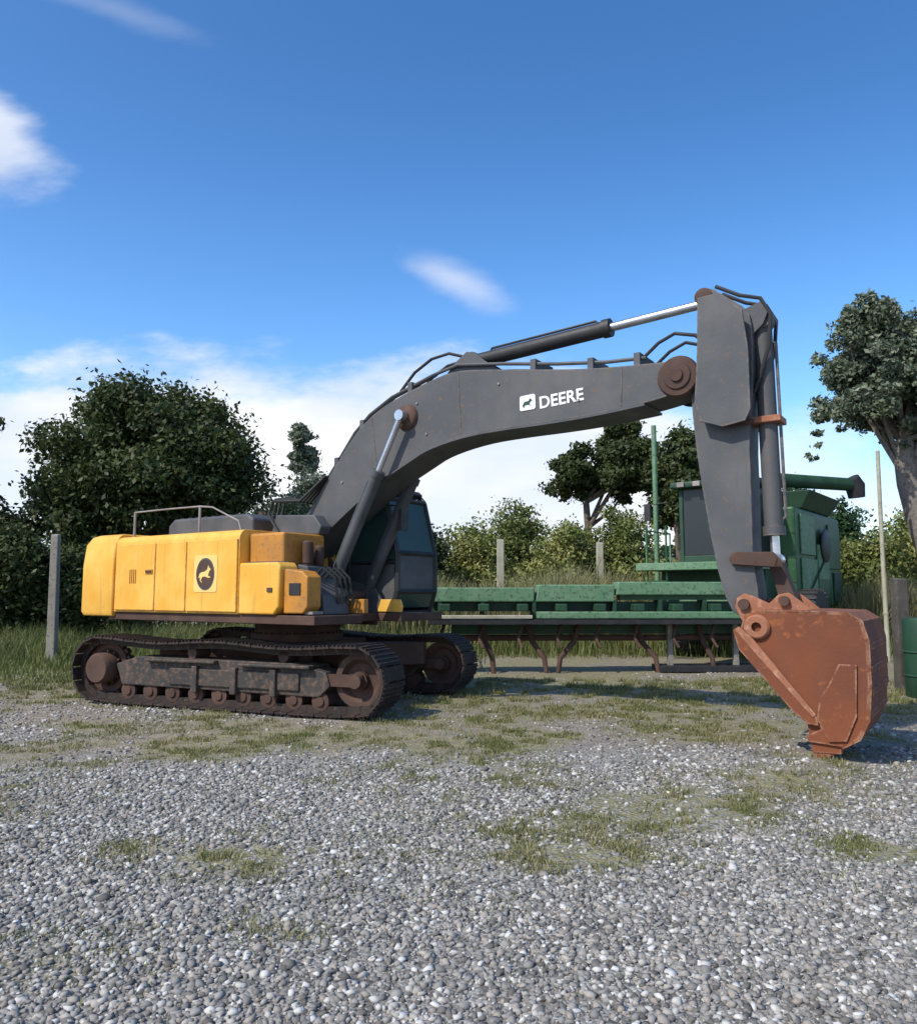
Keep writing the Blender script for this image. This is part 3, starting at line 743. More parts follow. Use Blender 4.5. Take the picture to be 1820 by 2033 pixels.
# --- boom foot brackets
for s_ in (-1, 1):
    MB().prism([(-.45, 1.345), (-.22, 2.25), (-.08, 2.46), (.12, 2.46), (.26, 2.25), (.75, 1.85), (1.28, 1.72), (1.40, 1.55), (1.32, 1.345)], s_ * .38 - .03, s_ * .38 + .03).build('boom_bracket', M['grey'] if s_ < 0 else M['darkgrey'], EX, bevel=.008)
MB().tube([(.01, -.46, 2.27), (.01, .46, 2.27)], .075, 20).build('foot_pin', M['rust_dark'], EX, smooth=True)
MB().tube([(1.06, -.46, 1.62), (1.06, .46, 1.62)], .065, 20).build('foot_pin', M['rust_dark'], EX, smooth=True)
# --- boom
boom = [(-.12, 2.30), (-.06, 2.42), (.10, 2.47), (.77, 3.28), (1.33, 3.96), (1.62, 4.20), (2.04, 4.41), (2.77, 4.62), (3.2, 4.70), (3.9, 4.60), (4.73, 4.46), (5.41, 4.37), (6.04, 4.33), (6.36, 4.30),
        (6.50, 4.24), (6.52, 4.12), (6.47, 3.98), (6.3, 3.93), (5.9, 3.86), (5.3, 3.81), (4.7, 3.79), (4.0, 3.79), (3.4, 3.77), (2.77, 3.66), (2.42, 3.50), (1.92, 3.27), (1.18, 2.80), (.42, 2.24), (.12, 2.10), (-.06, 2.15)]
def chaikin(p, closed=True, it=2):
    for _ in range(it):
        q = []
        n_ = len(p)
        for i in range(n_ if closed else n_ - 1):
            a_0, b_0 = p[i], p[(i + 1) % n_]
            q += [(a_0[0] * .75 + b_0[0] * .25, a_0[1] * .75 + b_0[1] * .25), (a_0[0] * .25 + b_0[0] * .75, a_0[1] * .25 + b_0[1] * .75)]
        p = q if closed else [p[0]] + q + [p[-1]]
    return p
bo = MB().prism(chaikin(boom), -.27, .27).build('boom', M['grey'], EX, bevel=.010, smooth=True)
for p_, q_ in (((1.72, 4.22), (1.86, 3.18)), ((3.25, 4.66), (3.30, 3.80)), ((5.62, 4.33), (5.60, 3.87))):
    MB().tube([(p_[0], -.270, p_[1]), (q_[0], -.270, q_[1])], .009, 6).build('weld_seam', M['grey'], bo)
for x_, z_ in ((2.55, 4.32), (2.72, 3.86), (3.9, 4.40), (5.05, 4.02), (.45, 2.6), (1.15, 3.3)):
    MB().lathe_y([(0, -.287), (.016, -.287), (.020, -.270)], x_, z_, 10).build('grease_fitting', M['rail'], bo)
# flanges along the lower edge and a weld plate
b = MB(); low = chaikin(boom[18:28], False)
for (xa, za), (xb, zb) in zip(low[:-1], low[1:]):
    b.add([(xa, -.31, za - .03), (xb, -.31, zb - .03), (xb, .31, zb - .03), (xa, .31, za - .03), (xa, -.31, za - .004), (xb, -.31, zb - .004), (xb, .31, zb - .004), (xa, .31, za - .004)],
          [(3, 2, 1, 0), (4, 5, 6, 7), (0, 1, 5, 4), (1, 2, 6, 5), (2, 3, 7, 6), (3, 0, 4, 7)])
b.build('flange', M['darkgrey'], bo)
for s_ in (-1, 1):
    MB().lathe_y([(0, s_ * .36), (.07, s_ * .36), (.08, s_ * .34), (.15, s_ * .33), (.18, s_ * .30), (.19, s_ * .272)], 2.38, 4.14, 28).build('boom_boss', M['rust_dark'], bo, smooth=True)
    MB().lathe_y([(0, s_ * .36), (.07, s_ * .36), (.08, s_ * .335), (.15, s_ * .33), (.16, s_ * .31), (.225, s_ * .305), (.245, s_ * .272)], 6.30, 4.12, 32).build('boom_tip_boss', M['rust_dark'], bo, smooth=True)
for s_ in (-1, 1):
    MB().prism([(2.9, 4.62), (3.15, 4.86), (3.32, 4.97), (3.46, 4.93), (3.6, 4.80), (3.95, 4.56), (3.4, 4.5)], s_ * .14 - .025, s_ * .14 + .025).build('cylinder_bracket', M['darkgrey'] if s_ < 0 else M['grey'], bo, bevel=.006)
# steel pipes along the top of the boom
for k_, (y_, dz) in enumerate(((-.2, .05), (-.12, .07), (.12, .07), (.2, .05))):
    pts = [(.75, y_, 3.30 + dz), (1.33, y_, 4.0 + dz), (1.62, y_, 4.24 + dz), (2.04, y_, 4.45 + dz), (2.77, y_, 4.66 + dz)]
    if abs(y_) > .15: pts += [(3.2, y_, 4.74 + dz), (3.9, y_, 4.64 + dz), (4.73, y_, 4.50 + dz), (5.41, y_, 4.41 + dz), (5.9, y_, 4.38 + dz)]
    MB().tube(pts, .024, 8).build('hydraulic_pipe', M['darkgrey'], bo, smooth=True)
for x_, z_ in ((1.0, 3.60), (1.5, 4.12), (2.4, 4.56), (4.4, 4.56), (5.2, 4.44), (5.8, 4.40)):
    MB().box(x_ - .04, x_ + .04, -.25, .25, z_ - .06, z_ + .10).build('pipe_clamp', M['darkgrey'], bo, bevel=.006)
for y_ in (-.2, .2):
    MB().tube([(2.2, y_, 4.56), (2.45, y_, 4.80), (2.75, y_, 4.95), (3.05, y_, 4.98), (3.3, y_ * .6, 4.90)], .022, 8).build('hose', M['rubber'], bo, smooth=True)
    MB().tube([(5.85, y_, 4.42), (6.05, y_, 4.58), (6.25, y_, 4.66), (6.5, y_ * 1.2, 4.58), (6.75, y_ * 1.2, 4.35)], .022, 8).build('hose', M['rubber'], bo, smooth=True)
# lettering on the near side of the boom
def lettering(txt, x, z, size, ang, y, mat, par, name='lettering'):
    cu = bpy.data.curves.new('t', 'FONT'); cu.body = txt; cu.size = size; cu.extrude = .002; cu.offset = size * .022; cu.space_character = 1.02
    ob = bpy.data.objects.new('t', cu); C.objects.link(ob); bpy.context.view_layer.update()
    me = bpy.data.meshes.new_from_object(ob.evaluated_get(bpy.context.evaluated_depsgraph_get()))
    bpy.data.objects.remove(ob)
    me.transform(Matrix.Translation((x, y, z)) @ Matrix.Rotation(-ang, 4, 'Y') @ Matrix.Rotation(PI / 2, 4, 'X'))
    me.materials.clear(); me.materials.append(mat)
    o_ = bpy.data.objects.new(name, me); C.objects.link(o_); o_.parent = par; return o_
LA = R(3)
lettering('DEERE', 4.50, 3.985, .215, LA, -.274, M['white'], bo)
MB().prism([(4.24, 3.985), (4.43, 3.99), (4.45, 4.01), (4.445, 4.17), (4.425, 4.19), (4.235, 4.18), (4.22, 4.16), (4.22, 4.0)], -.279, -.271).build('logo_plate', M['white'], bo)
MB().prism([(4.26, 4.05), (4.29, 4.10), (4.35, 4.105), (4.37, 4.14), (4.405, 4.11), (4.375, 4.09), (4.36, 4.06), (4.40, 4.04), (4.34, 4.055), (4.30, 4.055), (4.28, 4.02)], -.283, -.280).build('logo_figure', M['green_dark'], bo)
# --- cylinders
def cyl(a, b_, y, rb, rr_, frac, name='cylinder', mat='darkgrey'):
    A = Vector((a[0], y, a[1])); B = Vector((b_[0], y, b_[1])); Mi = A + (B - A) * frac; d = (B - A).normalized()
    m_ = MB().tube([A, A + d * .02, Mi - d * .10, Mi - d * .10, Mi], [rb, rb, rb, rb * 1.18, rb * 1.18], 20)
    m_.tube([A + Vector((0, -rb * 1.1, 0)), A + Vector((0, rb * 1.1, 0))], rb * 1.15, 18)
    sd = Vector((-d.z, 0, d.x)) * (rb + .03)
    m_.tube([A + d * .25 + sd * .6, A + d * .28 + sd, Mi - d * .2 + sd, Mi - d * .16 + sd * .6], .018, 8)
    o_ = m_.build(name, M[mat], EX, smooth=True)
    rd = MB().tube([Mi, B], rr_, 16); rd.tube([B + Vector((0, -rr_ * 1.3, 0)), B + Vector((0, rr_ * 1.3, 0))], rr_ * 1.7, 16)
    rd.build('rod', M['chrome'], o_, smooth=True)
    return o_
for s_ in (-1, 1):
    cyl((1.06, 1.62), (2.38, 4.14), s_ * .42, .085, .045, .70, 'boom_cylinder', 'darkgrey')
cyl((3.36, 4.86), (6.62, 5.02), 0, .10, .055, .62, 'arm_cylinder', 'black')
# --- stick
stick = [(6.52, 5.00), (6.58, 5.12), (6.68, 5.12), (6.82, 5.0), (7.08, 4.78), (7.12, 4.55), (7.10, 3.9), (7.04, 3.4), (7.04, 2.6), (7.03, 2.0), (7.08, 1.62), (7.05, 1.44), (6.92, 1.38), (6.76, 1.46), (6.62, 2.02), (6.47, 3.1),
         (6.42, 3.75), (6.42, 3.95), (6.46, 4.12), (6.50, 4.3), (6.52, 4.45)]
stk = MB().prism(chaikin(stick, True, 1), -.20, .20).build('stick', M['grey'], EX, bevel=.012)
for s_ in (-1, 1):
    MB().prism([(6.50, 3.78), (6.53, 4.12), (6.55, 4.45), (6.57, 4.97), (6.80, 4.98), (7.05, 4.74), (7.10, 4.3), (7.10, 3.62), (7.04, 3.50), (6.80, 3.46), (6.56, 3.55)], s_ * .34 - .018, s_ * .34 + .018).build('pivot_plate', M['grey'], stk, bevel=.006)
    MB().prism([(7.0, 4.8), (7.2, 4.86), (7.28, 4.74), (7.22, 4.60), (7.05, 4.45)], s_ * .13 - .02, s_ * .13 + .02).build('cylinder_bracket', M['darkgrey'], stk, bevel=.005)
for x_, z_, r_ in ((6.60, 5.02, .10), (6.36, 4.12, .13), (6.94, 1.53, .11), (6.86, 2.02, .07)):
    MB().lathe_y([(0, -.255), (r_ * .7, -.255), (r_, -.235), (r_, .235), (r_ * .7, .255), (0, .255)], x_, z_, 24).build('pin', M['rust_dark'], stk, smooth=True)
for y_ in (-.14, .14):
    MB().tube([(6.72, y_, 5.14), (6.98, y_, 4.98), (7.20, y_, 4.9), (7.30, y_, 4.70), (7.27, y_, 4.35), (7.16, y_, 4.0), (7.1, y_, 3.85)], .022, 8).build('hose', M['rubber'], stk, smooth=True)
MB().box(6.78, 7.10, -.228, -.203, 3.48, 3.54).build('stick_bracket', M['rust_dark'], stk, bevel=.005)
MB().box(6.98, 7.36, -.16, .16, 3.50, 3.57).build('guide_bracket', M['rust_pale'], stk, bevel=.008)
cyl((7.18, 4.68), (7.22, 2.0), 0, .10, .05, .90, 'bucket_cylinder', 'grey')
# --- bucket linkage
for s_ in (-1, 1):
    MB().prism([(6.82, 1.96), (6.90, 1.95), (7.26, 1.92), (7.29, 2.0), (7.25, 2.08), (6.88, 2.09), (6.80, 2.04)], s_ * .25 - .02, s_ * .25 + .02).build('rocker_arm', M['rust_dark'], EX, bevel=.005)
MB().prism([(7.15, 2.02), (7.22, 2.08), (7.29, 2.0), (7.42, 1.60), (7.40, 1.52), (7.32, 1.50), (7.26, 1.56)], -.10, .10).build('bucket_link', M['rust_dark'], EX, bevel=.01)
# --- bucket
BKN = len(C.objects)
W = .70
shellp = [(7.02, 1.42), (7.2, 1.475), (7.7, 1.475), (8.02, 1.465), (8.15, 1.38), (8.20, 1.18), (8.20, .76), (8.17, .42), (8.08, .22), (7.92, .12)]
b = MB(); n_ = len(shellp)
def off(p, k):
    cx, cz = 7.5, .95
    d = math.hypot(p[0] - cx, p[1] - cz); return (p[0] - (p[0] - cx) / d * k, p[1] - (p[1] - cz) / d * k)
inner = [off(p, .03) for p in shellp]
for k_ in range(n_ - 1):
    p, q, qi, pi_ = shellp[k_], shellp[k_ + 1], inner[k_ + 1], inner[k_]
    b.add([(p[0], -W, p[1]), (q[0], -W, q[1]), (q[0], W, q[1]), (p[0], W, p[1]), (pi_[0], -W, pi_[1]), (qi[0], -W, qi[1]), (qi[0], W, qi[1]), (pi_[0], W, pi_[1])],
          [(0, 1, 2, 3), (7, 6, 5, 4), (0, 4, 5, 1), (3, 2, 6, 7)] + ([(0, 3, 7, 4)] if k_ == 0 else []) + ([(1, 5, 6, 2)] if k_ == n_ - 2 else []))
bk = b.build('bucket', M['rust'], EX, smooth=True)
sidep = [(6.97, 1.20), (7.04, 1.40), (7.2, 1.46), (7.7, 1.46), (8.01, 1.45), (8.13, 1.37), (8.18, 1.18), (8.18, .76), (8.15, .43), (8.06, .235), (7.91, .135), (7.62, .40)]
for s_ in (-1, 1):
    MB().prism(sidep, s_ * W - (.03 if s_ > 0 else 0), s_ * W + (.03 if s_ < 0 else 0)).build('side_plate', M['rust'], bk, bevel=.004)
    y0 = s_ * (W + .018)
    MB().prism([(6.93, 1.26), (6.99, 1.30), (7.11, 1.20), (7.70, .44), (7.72, .33), (7.62, .34), (7.48, .46), (6.98, 1.06)], y0 - .016, y0 + .016).build('side_cutter', M['rust'], bk, bevel=.006)
    MB().prism([(6.95, 1.27), (6.99, 1.30), (7.11, 1.20), (7.70, .44), (7.67, .41), (7.06, 1.13)], y0 + s_ * .018 - .006, y0 + s_ * .018 + .006).build('lit_edge_strip', M['rust_pale'], bk, bevel=.003)  # paler strip paints in the lit highlight along the mouth edge
    MB().prism([(8.08, .95), (8.06, .45), (7.96, .2), (7.80, .18), (7.70, .40), (7.74, .62), (7.80, .70), (7.92, .95)], s_ * (W + .012) - .01, s_ * (W + .012) + .01).build('heel_plate', M['rust'], bk, bevel=.004)
b = MB()
for k_ in range(1, 5):
    z_ = .25 + .22 * k_
    p = np.interp(z_, [.12, .22, .45, .75, 1.08, 1.28], [7.92, 8.08, 8.17, 8.20, 8.20, 8.17])
    b.box(p - .01, p + .012, -W + .02, W - .02, z_ - .035, z_ + .035)
b.build('wear_bar', M['rust'], bk, bevel=.005)
MB().prism([(7.90, .14), (8.02, .24), (7.80, .34), (7.60, .22), (7.60, .16)], -W + .001, W - .001).build('lip', M['rust'], bk, bevel=.006)
for k_ in range(5):
    y_ = -W + .09 + (2 * W - .18) * k_ / 4
    tb = MB(); tb.add([(7.92, y_ - .07, .30), (7.92, y_ + .07, .30), (7.60, y_ + .07, .36), (7.60, y_ - .07, .36), (7.90, y_ - .06, .06), (7.90, y_ + .06, .06), (7.64, y_ + .06, .05), (7.64, y_ - .06, .05)],
                      [(0, 1, 2, 3), (4, 7, 6, 5), (0, 4, 5, 1), (1, 5, 6, 2), (2, 6, 7, 3), (3, 7, 4, 0)])
    tb.add([(7.88, y_ - .05, .07), (7.88, y_ + .05, .07), (7.66, y_ + .05, .06), (7.66, y_ - .05, .06), (7.70, y_ - .045, -.03), (7.70, y_ + .045, -.03), (7.64, y_ + .045, -.03), (7.64, y_ - .045, -.03)],
                      [(0, 1, 2, 3), (4, 7, 6, 5), (0, 4, 5, 1), (1, 5, 6, 2), (2, 6, 7, 3), (3, 7, 4, 0)])
    tb.build('tooth', M['rust'], bk, bevel=.008)
for s_ in (-1, 1):
    ear = [(6.84, 1.50), (6.86, 1.60), (6.94, 1.65), (7.04, 1.62), (7.2, 1.54), (7.30, 1.64), (7.40, 1.66), (7.50, 1.58), (7.62, 1.475), (7.05, 1.40), (6.99, 1.24), (6.90, 1.36)]
    MB().prism(ear, s_ * .26 - .022, s_ * .26 + .022).build('ear', M['rust_pale'], bk, bevel=.006)
b = MB().tube([(6.94, -.33, 1.53), (6.94, .33, 1.53)], .06, 18); b.tube([(7.36, -.33, 1.57), (7.36, .33, 1.57)], .055, 18)
b.build('pin', M['rust_dark'], bk, smooth=True)
# big round hub seen on the upper corner of the near side plate
MB().lathe_y([(.05, -W - .05), (.11, -W - .05), (.13, -W - .03), (.13, -W + .0)], 7.17, 1.30, 24).build('side_boss', M['rust_pale'], bk, smooth=True)
for ob_ in list(C.objects)[BKN:]:
    if ob_.type == 'MESH': ob_.data.transform(Matrix.Translation((7, 0, 1.5)) @ Matrix.Diagonal((.97, 1, .95, 1)) @ Matrix.Translation((-7, 0, -1.5)))
# --- cab on the far side
cab = MB(); CX0, CX1, CY0, CY1 = .42, 2.12, .47, 1.45; CN = len(C.objects)
side = [(CX0, 1.36), (2.02, 1.36), (2.14, 1.7), (2.14, 2.3), (1.92, 3.16), (1.80, 3.28), (.55, 3.28), (CX0, 3.18)]
def bar(p, q, r_=.035): return MB().tube([p, q], r_, 6)
b = MB()
for y_ in (CY0, CY1):
    for (xa, za), (xb, zb) in zip(side, side[1:] + side[:1]):
        t_ = bar((xa, y_, za), (xb, y_, zb), .045); b.add(t_.v, t_.f)
    t_ = bar((1.18, y_, 1.36), (1.18, y_, 3.28), .045); b.add(t_.v, t_.f)
    t_ = bar((CX0, y_, 2.15), (2.14, y_, 2.15), .035); b.add(t_.v, t_.f)
for xa, za in side:
    t_ = bar((xa, CY0, za), (xa, CY1, za), .045); b.add(t_.v, t_.f)
cb = b.build('cab', M['black'], EX, smooth=True)
MB().prism([(CX0 + .02, 1.36), (2.0, 1.36), (2.11, 1.7), (2.11, 2.14), (CX0 + .02, 2.14)], CY0 - .01, CY0 + .02).build('lower_panel', M['darkgrey'], cb, bevel=.004)
MB().prism([(CX0 + .02, 1.36), (2.0, 1.36), (2.11, 1.7), (2.11, 2.14), (CX0 + .02, 2.14)], CY1 - .02, CY1 + .01).build('cab_door', M['darkgrey'], cb, bevel=.004)
MB().box(CX0 + .01, CX0 + .04, CY0 + .02, CY1 - .02, 1.36, 2.14).build('rear_panel', M['darkgrey'], cb)
MB().prism([(.5, 3.26), (1.84, 3.26), (1.88, 3.30), (1.80, 3.37), (.56, 3.37), (.48, 3.32)], CY0 - .03, CY1 + .03).build('roof', M['black'], cb, bevel=.02)
def pane(pts): return MB().add(pts + [(p[0] + .0, p[1] + .006, p[2] + .001) for p in pts], [(0, 1, 2, 3), (7, 6, 5, 4), (0, 4, 5, 1), (1, 5, 6, 2), (2, 6, 7, 3), (3, 7, 4, 0)]).build('window', M['glass'], cb)
for y_ in (CY0, CY1 - .006):
    pane([(CX0 + .04, y_, 2.17), (1.14, y_, 2.17), (1.14, y_, 3.24), (CX0 + .04, y_, 3.16)])
    pane([(1.22, y_, 2.17), (2.12, y_, 2.20), (1.88, y_, 3.14), (1.22, y_, 3.25)])
def fpane(xa, za, xb, zb):
    MB().add([(xa, CY0 + .05, za), (xa, CY1 - .05, za), (xb, CY1 - .05, zb), (xb, CY0 + .05, zb), (xa + .008, CY0 + .05, za), (xa + .008, CY1 - .05, za), (xb + .008, CY1 - .05, zb), (xb + .008, CY0 + .05, zb)],
             [(0, 1, 2, 3), (7, 6, 5, 4), (0, 4, 5, 1), (1, 5, 6, 2), (2, 6, 7, 3), (3, 7, 4, 0)]).build('windscreen', M['glass'], cb)
fpane(2.14, 2.32, 1.93, 3.12); fpane(2.06, 1.45, 2.14, 1.68)
MB().box(2.11, 2.145, CY0 + .05, CY1 - .05, 1.72, 2.28).build('front_panel', M['darkgrey'], cb, bevel=.004)
b = MB(); b.box(.85, 1.35, .72, 1.2, 1.75, 1.92); b.prism([(.78, 1.9), (.92, 1.9), (.84, 2.65), (.74, 2.65)], .74, 1.18); b.box(.74, .82, .84, 1.08, 2.66, 2.84)
b.build('seat', M['rubber'], cb, bevel=.03)
MB().box(2.03, 2.22, .9, 1.42, 1.30, 1.36).build('step', M['yellow_dark'], cb)
b = MB(); b.tube([(1.95, .5, 3.05), (2.3, .42, 3.0), (2.34, .42, 2.9)], .014, 6); b.box(2.30, 2.36, .28, .46, 2.62, 2.94); b.build('mirror', M['black'], cb)
b = MB(); b.box(1.82, 1.95, .52, .66, 3.37, 3.47); b.build('work_light', M['rail'], cb, bevel=.01)
for ob_ in list(C.objects)[CN:]:
    if ob_.type == 'MESH': ob_.data.transform(Matrix.Translation((-.55, .05, -.03)))
# front edge of the deck under the cab
b = MB(); b.prism([(.75, 1.36), (1.78, 1.36), (1.80, 1.44), (1.76, 1.55), (.85, 1.55)], .36, .415); b.build('cab_mount', M['yellow'], EX, bevel=.01)
MB().box(1.32, 1.80, -.49, -.395, 1.36, 1.56).build('front_plate', M['yellow_dark'], EX, bevel=.01)

# ------------------------------------------------------------------ green harvester and its header behind
HV = empty('combine_harvester', (at(1455, 1200, 19.2)[0], 19.2, 0), R(-38), 'old dark green combine harvester parked behind the excavator stick', 'combine harvester')
b = MB(); b.prism_z([(-1.35, .6), (1.35, .6), (1.35, 5.2), (-1.35, 5.2)], 1.3, 3.75); b.prism_z([(-1.3, 5.21), (1.3, 5.21), (1.0, 6.3), (-1.0, 6.3)], 1.2, 3.2)
bd = b.build('body', M['green'], HV, bevel=.06)
b = MB(); b.add([(-1.35, 1.3, 3.76), (1.35, 1.3, 3.76), (1.35, 4.2, 3.76), (-1.35, 4.2, 3.76), (-1.6, 1.2, 4.2), (1.6, 1.2, 4.2), (1.6, 4.4, 4.2), (-1.6, 4.4, 4.2)],
                [(3, 2, 1, 0), (4, 5, 6, 7), (0, 1, 5, 4), (1, 2, 6, 5), (2, 3, 7, 6), (3, 0, 4, 7)])
b.build('grain_tank', M['green_dark'], HV, bevel=.02)
# cab
b = MB(); y0, y1 = -.75, .7
for x_ in (-.95, .75):
    b.box(x_ - .05, x_ + .05, y0, y0 + .1, 2.35, 4.2); b.box(x_ - .05, x_ + .05, y1 - .1, y1, 2.35, 4.2); b.box(x_ - .05, x_ + .05, y0 + .1, y1 - .1, 2.35, 2.5)
b.box(-.9, .7, y0, y0 + .1, 2.35, 2.55); b.box(-.9, .7, y1 - .1, y1, 2.35, 2.55)
hc = b.build('cab', M['green_dark'], HV, bevel=.015)
b = MB(); b.box(-1.15, .95, y0 - .2, y1 + .1, 4.2, 4.36); b.build('roof', M['green_dark'], hc, bevel=.05, seg=3)
MB().box(-.89, .69, y0 + .03, y0 + .045, 2.56, 4.19).build('windscreen', M['dark_glass'], hc)
for x_ in (-.96, .74): MB().box(x_, x_ + .015, y0 + .11, y1 - .11, 2.51, 4.19).build('window', M['dark_glass'], hc)
b = MB(); b.box(-.35, .15, .0, .5, 2.7, 2.85); b.box(-.35, .15, .4, .52, 2.85, 3.5); b.build('seat', M['rubber'], hc, bevel=.03)
for x_ in (-.85, -.45, .25, .65):
    MB().box(x_ - .09, x_ + .09, y0 - .26, y0 - .205, 4.22, 4.34).build('work_light', M['rail'], hc, bevel=.01)
MB().tube([(-.1, y0 - .02, 2.6), (.15, y0 - .02, 3.5)], .012, 6).build('wiper', M['black'], hc)
for z_ in (1.9, 2.5, 3.1): MB().box(-1.34, 1.34, .585, .599, z_, z_ + .025).build('panel_strip', M['green_dark'], bd)
for k_ in range(7): MB().box(-1.366, -1.351, 2.0 + .18 * k_, 2.1 + .18 * k_, 2.2, 2.9).build('louvre', M['green_dark'], bd)
b = MB(); b.tube([(-1.3, y0, 3.9), (-1.75, y0 - .1, 3.85)], .015, 6); b.box(-1.86, -1.70, y0 - .14, y0 - .08, 3.45, 3.88); b.build('mirror', M['black'], hc)
# platform with pale panel, dark void under
MB().box(-2.0, .98, -1.15, .55, 2.20, 2.38).build('platform', M['green_pale'], HV, bevel=.01)
b = MB(); b.box(-1.70, .9, -.30, .5, 1.25, 2.22); b.build('void_shade_box', M['green_dark'], HV, bevel=.02)  # solid dark box painted in for the shaded void under the platform
b = MB()
for x_ in (-1.75, -1.25): b.tube([(x_, -1.0, .8), (x_, -1.0, 2.35), (x_, -1.0, 3.3)], .025, 8)
for k_ in range(6): b.box(-1.75, -1.25, -1.06, -.94, .8 + k_ * .28, .83 + k_ * .28)
b.build('ladder', M['green'], HV)
b = MB(); b.tube([(-1.78, -.98, 2.35), (-1.78, -.98, 3.2), (-1.78, .5, 3.2), (-1.78, .5, 2.35)], .022, 8); b.build('handrail', M['green_pale'], HV, smooth=True)
b = MB(); b.prism_z([(-.6, -1.9), (.6, -1.9), (.5, -.3), (-.5, -.3)], .9, 1.5); b.build('feeder_house', M['green'], HV, bevel=.03)
for x_, r_, y_, w_ in ((-1.55, .85, .9, .6), (1.55, .85, .9, .6), (-1.2, .55, 4.7, .35), (1.2, .55, 4.7, .35)):
    tm = MB()
    prof = [(r_ * .5, -w_ / 2 + .04), (r_ * .75, -w_ / 2), (r_ * .95, -w_ / 2 + .03), (r_, -w_ / 2 + .1), (r_, w_ / 2 - .1), (r_ * .95, w_ / 2 - .03), (r_ * .75, w_ / 2), (r_ * .5, w_ / 2 - .04)]
    tm.lathe_y(prof, 0, 0, 40)
    for k_ in range(26):
        q = 2 * PI * k_ / 26
        l_ = MB().box(-.035, .035, -w_ / 2 + .02, w_ / 2 - .02, r_ - .02, r_ + .03).xf(Matrix.Rotation(q, 4, 'Y')); tm.add(l_.v, l_.f)
    mt = Matrix.Translation((x_, y_, r_ + .02)) @ Matrix.Rotation(PI / 2, 4, 'Z')
    wh = tm.xf(mt).build('wheel', M['rubber'], HV, smooth=True)
    MB().lathe_y([(0, -w_ / 4), (r_ * .2, -w_ / 4), (r_ * .25, -.02), (r_ * .45, -.02), (r_ * .52, -w_ / 2 + .03), (r_ * .52, w_ / 2 - .03), (r_ * .45, .02), (0, .05)], 0, 0, 28).xf(mt).build('rim', M['green_pale'], wh, smooth=True)
b = MB().tube([(.55, .8, 3.7), (.6, .85, 4.35), (.75, 1.05, 4.50), (2.1, 2.85, 4.46), (2.2, 3.0, 4.44)], [.2, .2, .18, .17, .18], 18)
ua = b.build('unloading_auger', M['green_dark'], HV, smooth=True)
MB().tube([(2.17, 2.96, 4.60), (2.25, 3.07, 4.42), (2.27, 3.09, 4.12)], [.22, .24, .20], 16).build('spout', M['rubber'], ua, smooth=True)
b = MB(); b.box(1.36, 1.40, 1.0, 2.4, 1.7, 2.5); b.box(1.36, 1.42, 2.5, 3.6, 2.0, 2.9); b.build('side_shield', M['green_pale'], HV, bevel=.01)
for q0, q1, z0_, z1_, mm in ((1.0, 2.3, 2.6, 3.6, 'green_pale'), (3.7, 5.0, 2.3, 3.5, 'green'), (2.5, 3.6, 1.5, 2.2, 'green'), (4.2, 5.1, 1.4, 2.2, 'green_dark')):
    MB().box(1.356, 1.40, q0, q1, z0_, z1_).build('access_panel', M[mm], HV, bevel=.012)
MB().lathe_y([(0, -.03), (.42, -.03), (.46, 0), (.42, .03), (0, .03)], 0, 0, 28).xf(Matrix.Translation((1.46, 3.1, 2.9)) @ Matrix.Rotation(PI / 2, 4, 'Z')).build('drive_pulley', M['black'], HV, smooth=True)
b = MB().tube([(1.44, 1.5, 1.7), (1.44, 3.0, 2.5)], .025, 6); b.build('belt', M['rubber'], HV)

HD = empty('farm_implement', (at(1165, 1250, 16.6)[0], 16.6, 0), R(2), 'long low faded green farm implement on rusty legs between the excavator and the stick', 'farm implement')
HW = 3.35
for x0_, x1_, z_, zz in ((-HW, -1.12, 1.76, 1.46), (-1.09, .57, 1.82, 1.46), (.60, HW, 1.88, 1.60)):
    b = MB(); b.prism([(x0_, zz), (x1_, zz), (x1_, z_), (x0_ + .06, z_)], -.12, .34)
    tp = b.build('top_panel', M['green_pale'], HD, bevel=.025)
MB().box(-HW, HW, .10, .30, 1.26, 1.46).build('main_beam', M['green_dark'], HD, bevel=.01)
b = MB(); b.prism([(.70, 1.50), (HW, 1.50), (HW, 1.60), (.70, 1.60)], -.02, .22); b.build('inner_panel', M['green'], HD)
for x_ in (-3.1, -2.2, -1.12, .58, 1.55, 2.5, 3.2):
    MB().box(x_ - .04, x_ + .04, -.10, .32, 1.05, 1.50).build('bracket', M['green_dark'], HD, bevel=.008)
b = MB(); b.box(-HW - .1, -1.2, -.42, -.20, 1.12, 1.19); b.build('front_rail', M['concrete'], HD, bevel=.01)
b = MB(); b.box(-1.1, HW, -.42, -.20, 1.12, 1.26); b.build('front_rail', M['green_pale'], HD, bevel=.02)
b = MB(); b.box(-HW, HW, -.40, .30, 1.00, 1.10); b.build('lower_frame', M['black'], HD, bevel=.01)
for k_ in range(9):
    x_ = -HW + .35 + k_ * .81
    MB().box(x_ - .11, x_ + .11, -.30, .05, 1.27, 1.42).build('seed_box', M['green_dark'], HD, bevel=.02)
    u_ = MB(); u_.tube([(x_, -.1, 1.0), (x_ - .1, -.2, .72), (x_ - .02, -.34, .52)], [.035, .035, .03], 8)
    u_.build('row_arm', M['rust_dark'], HD, smooth=True)
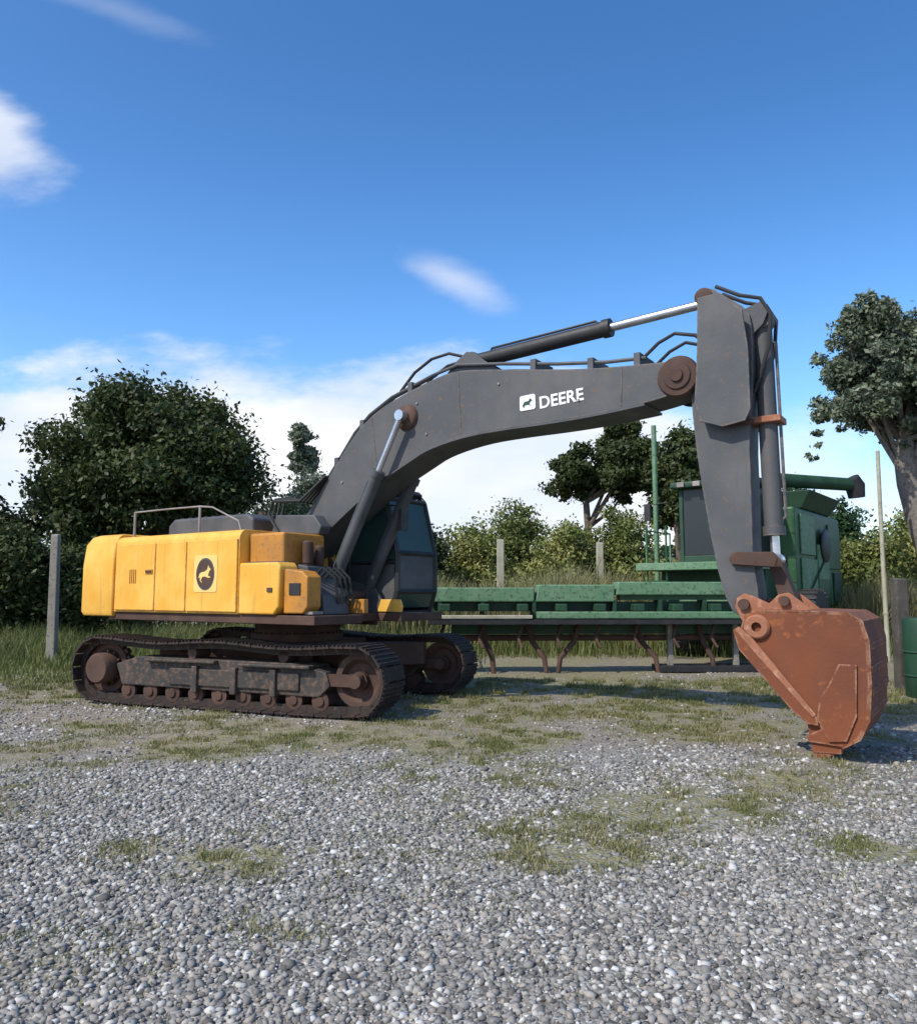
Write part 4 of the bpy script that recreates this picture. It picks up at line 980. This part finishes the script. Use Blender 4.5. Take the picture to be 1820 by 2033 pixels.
for x_, d_ in ((-2.2, .12), (-1.25, .2), (-.15, -.28), (1.05, .22), (2.4, .12)):
    MB().tube([(x_, .1, 1.0), (x_ + d_ * .5, .0, .62), (x_ + d_ * 1.6, -.15, .30), (x_ + d_ * 1.8, -.2, -.02)], [.06, .06, .055, .05], 8).build('support_leg', M['rust_dark'], HD, smooth=True)
b = MB(); b.tube([(-HW + .4, .25, .70), (HW, .25, .70)], .07, 10); b.build('rear_bar', M['rust_dark'], HD, smooth=True)
MB().box(-HW + .5, HW, .16, .32, .78, .97).build('tool_frame', M['green_dark'], HD, bevel=.01)
b = MB(); b.box(HW - 1.9, HW + .2, -.35, .35, .02, .14); b.build('skid_shadow', M['black'], HD, bevel=.01)  # black slab paints in the shadow low under the right end
for x_ in (HW - 1.6, HW - .2): MB().box(x_ - .05, x_ + .05, -.05, .05, .14, 1.0).build('skid_post', M['wood_grey'], HD)

# pale green upright behind the header
xg, _, zg = at(1297, 845, 22)
b = MB().tube([(0, 0, -.1), (0, 0, zg)], .07, 10)
o = b.build('post', M['green_pale'], None, smooth=True); o.location = (xg, 22, 0)
tag(o, 'tall thin pale green post rising left of the harvester cab', 'post')

# green tank at the right edge
GT = empty('storage_tank', (at(1850, 1250, 12.5)[0], 12.5, 0), 0, 'green metal tank cut off by the right edge of the photo', 'tank')
b = MB()
prof = [(0, 0), (.40, 0), (.42, .03), (.42, .33), (.44, .35), (.42, .37), (.42, .70), (.44, .72), (.42, .74), (.42, 1.22), (.40, 1.25), (0, 1.25)]
for k_ in range(32):
    q = 2 * PI * k_ / 32; b.v += [(r_ * math.cos(q), r_ * math.sin(q), z_) for r_, z_ in prof]
n_ = len(prof); b.f = [(k_ * n_ + i, ((k_ + 1) % 32) * n_ + i, ((k_ + 1) % 32) * n_ + i + 1, k_ * n_ + i + 1) for k_ in range(32) for i in range(n_ - 1)]
b.build('shell', M['green_dark'], GT, smooth=True)
MB().tube([(.2, 0, 1.25), (.2, 0, 1.30)], .05, 12).build('cap', M['black'], GT, smooth=True)
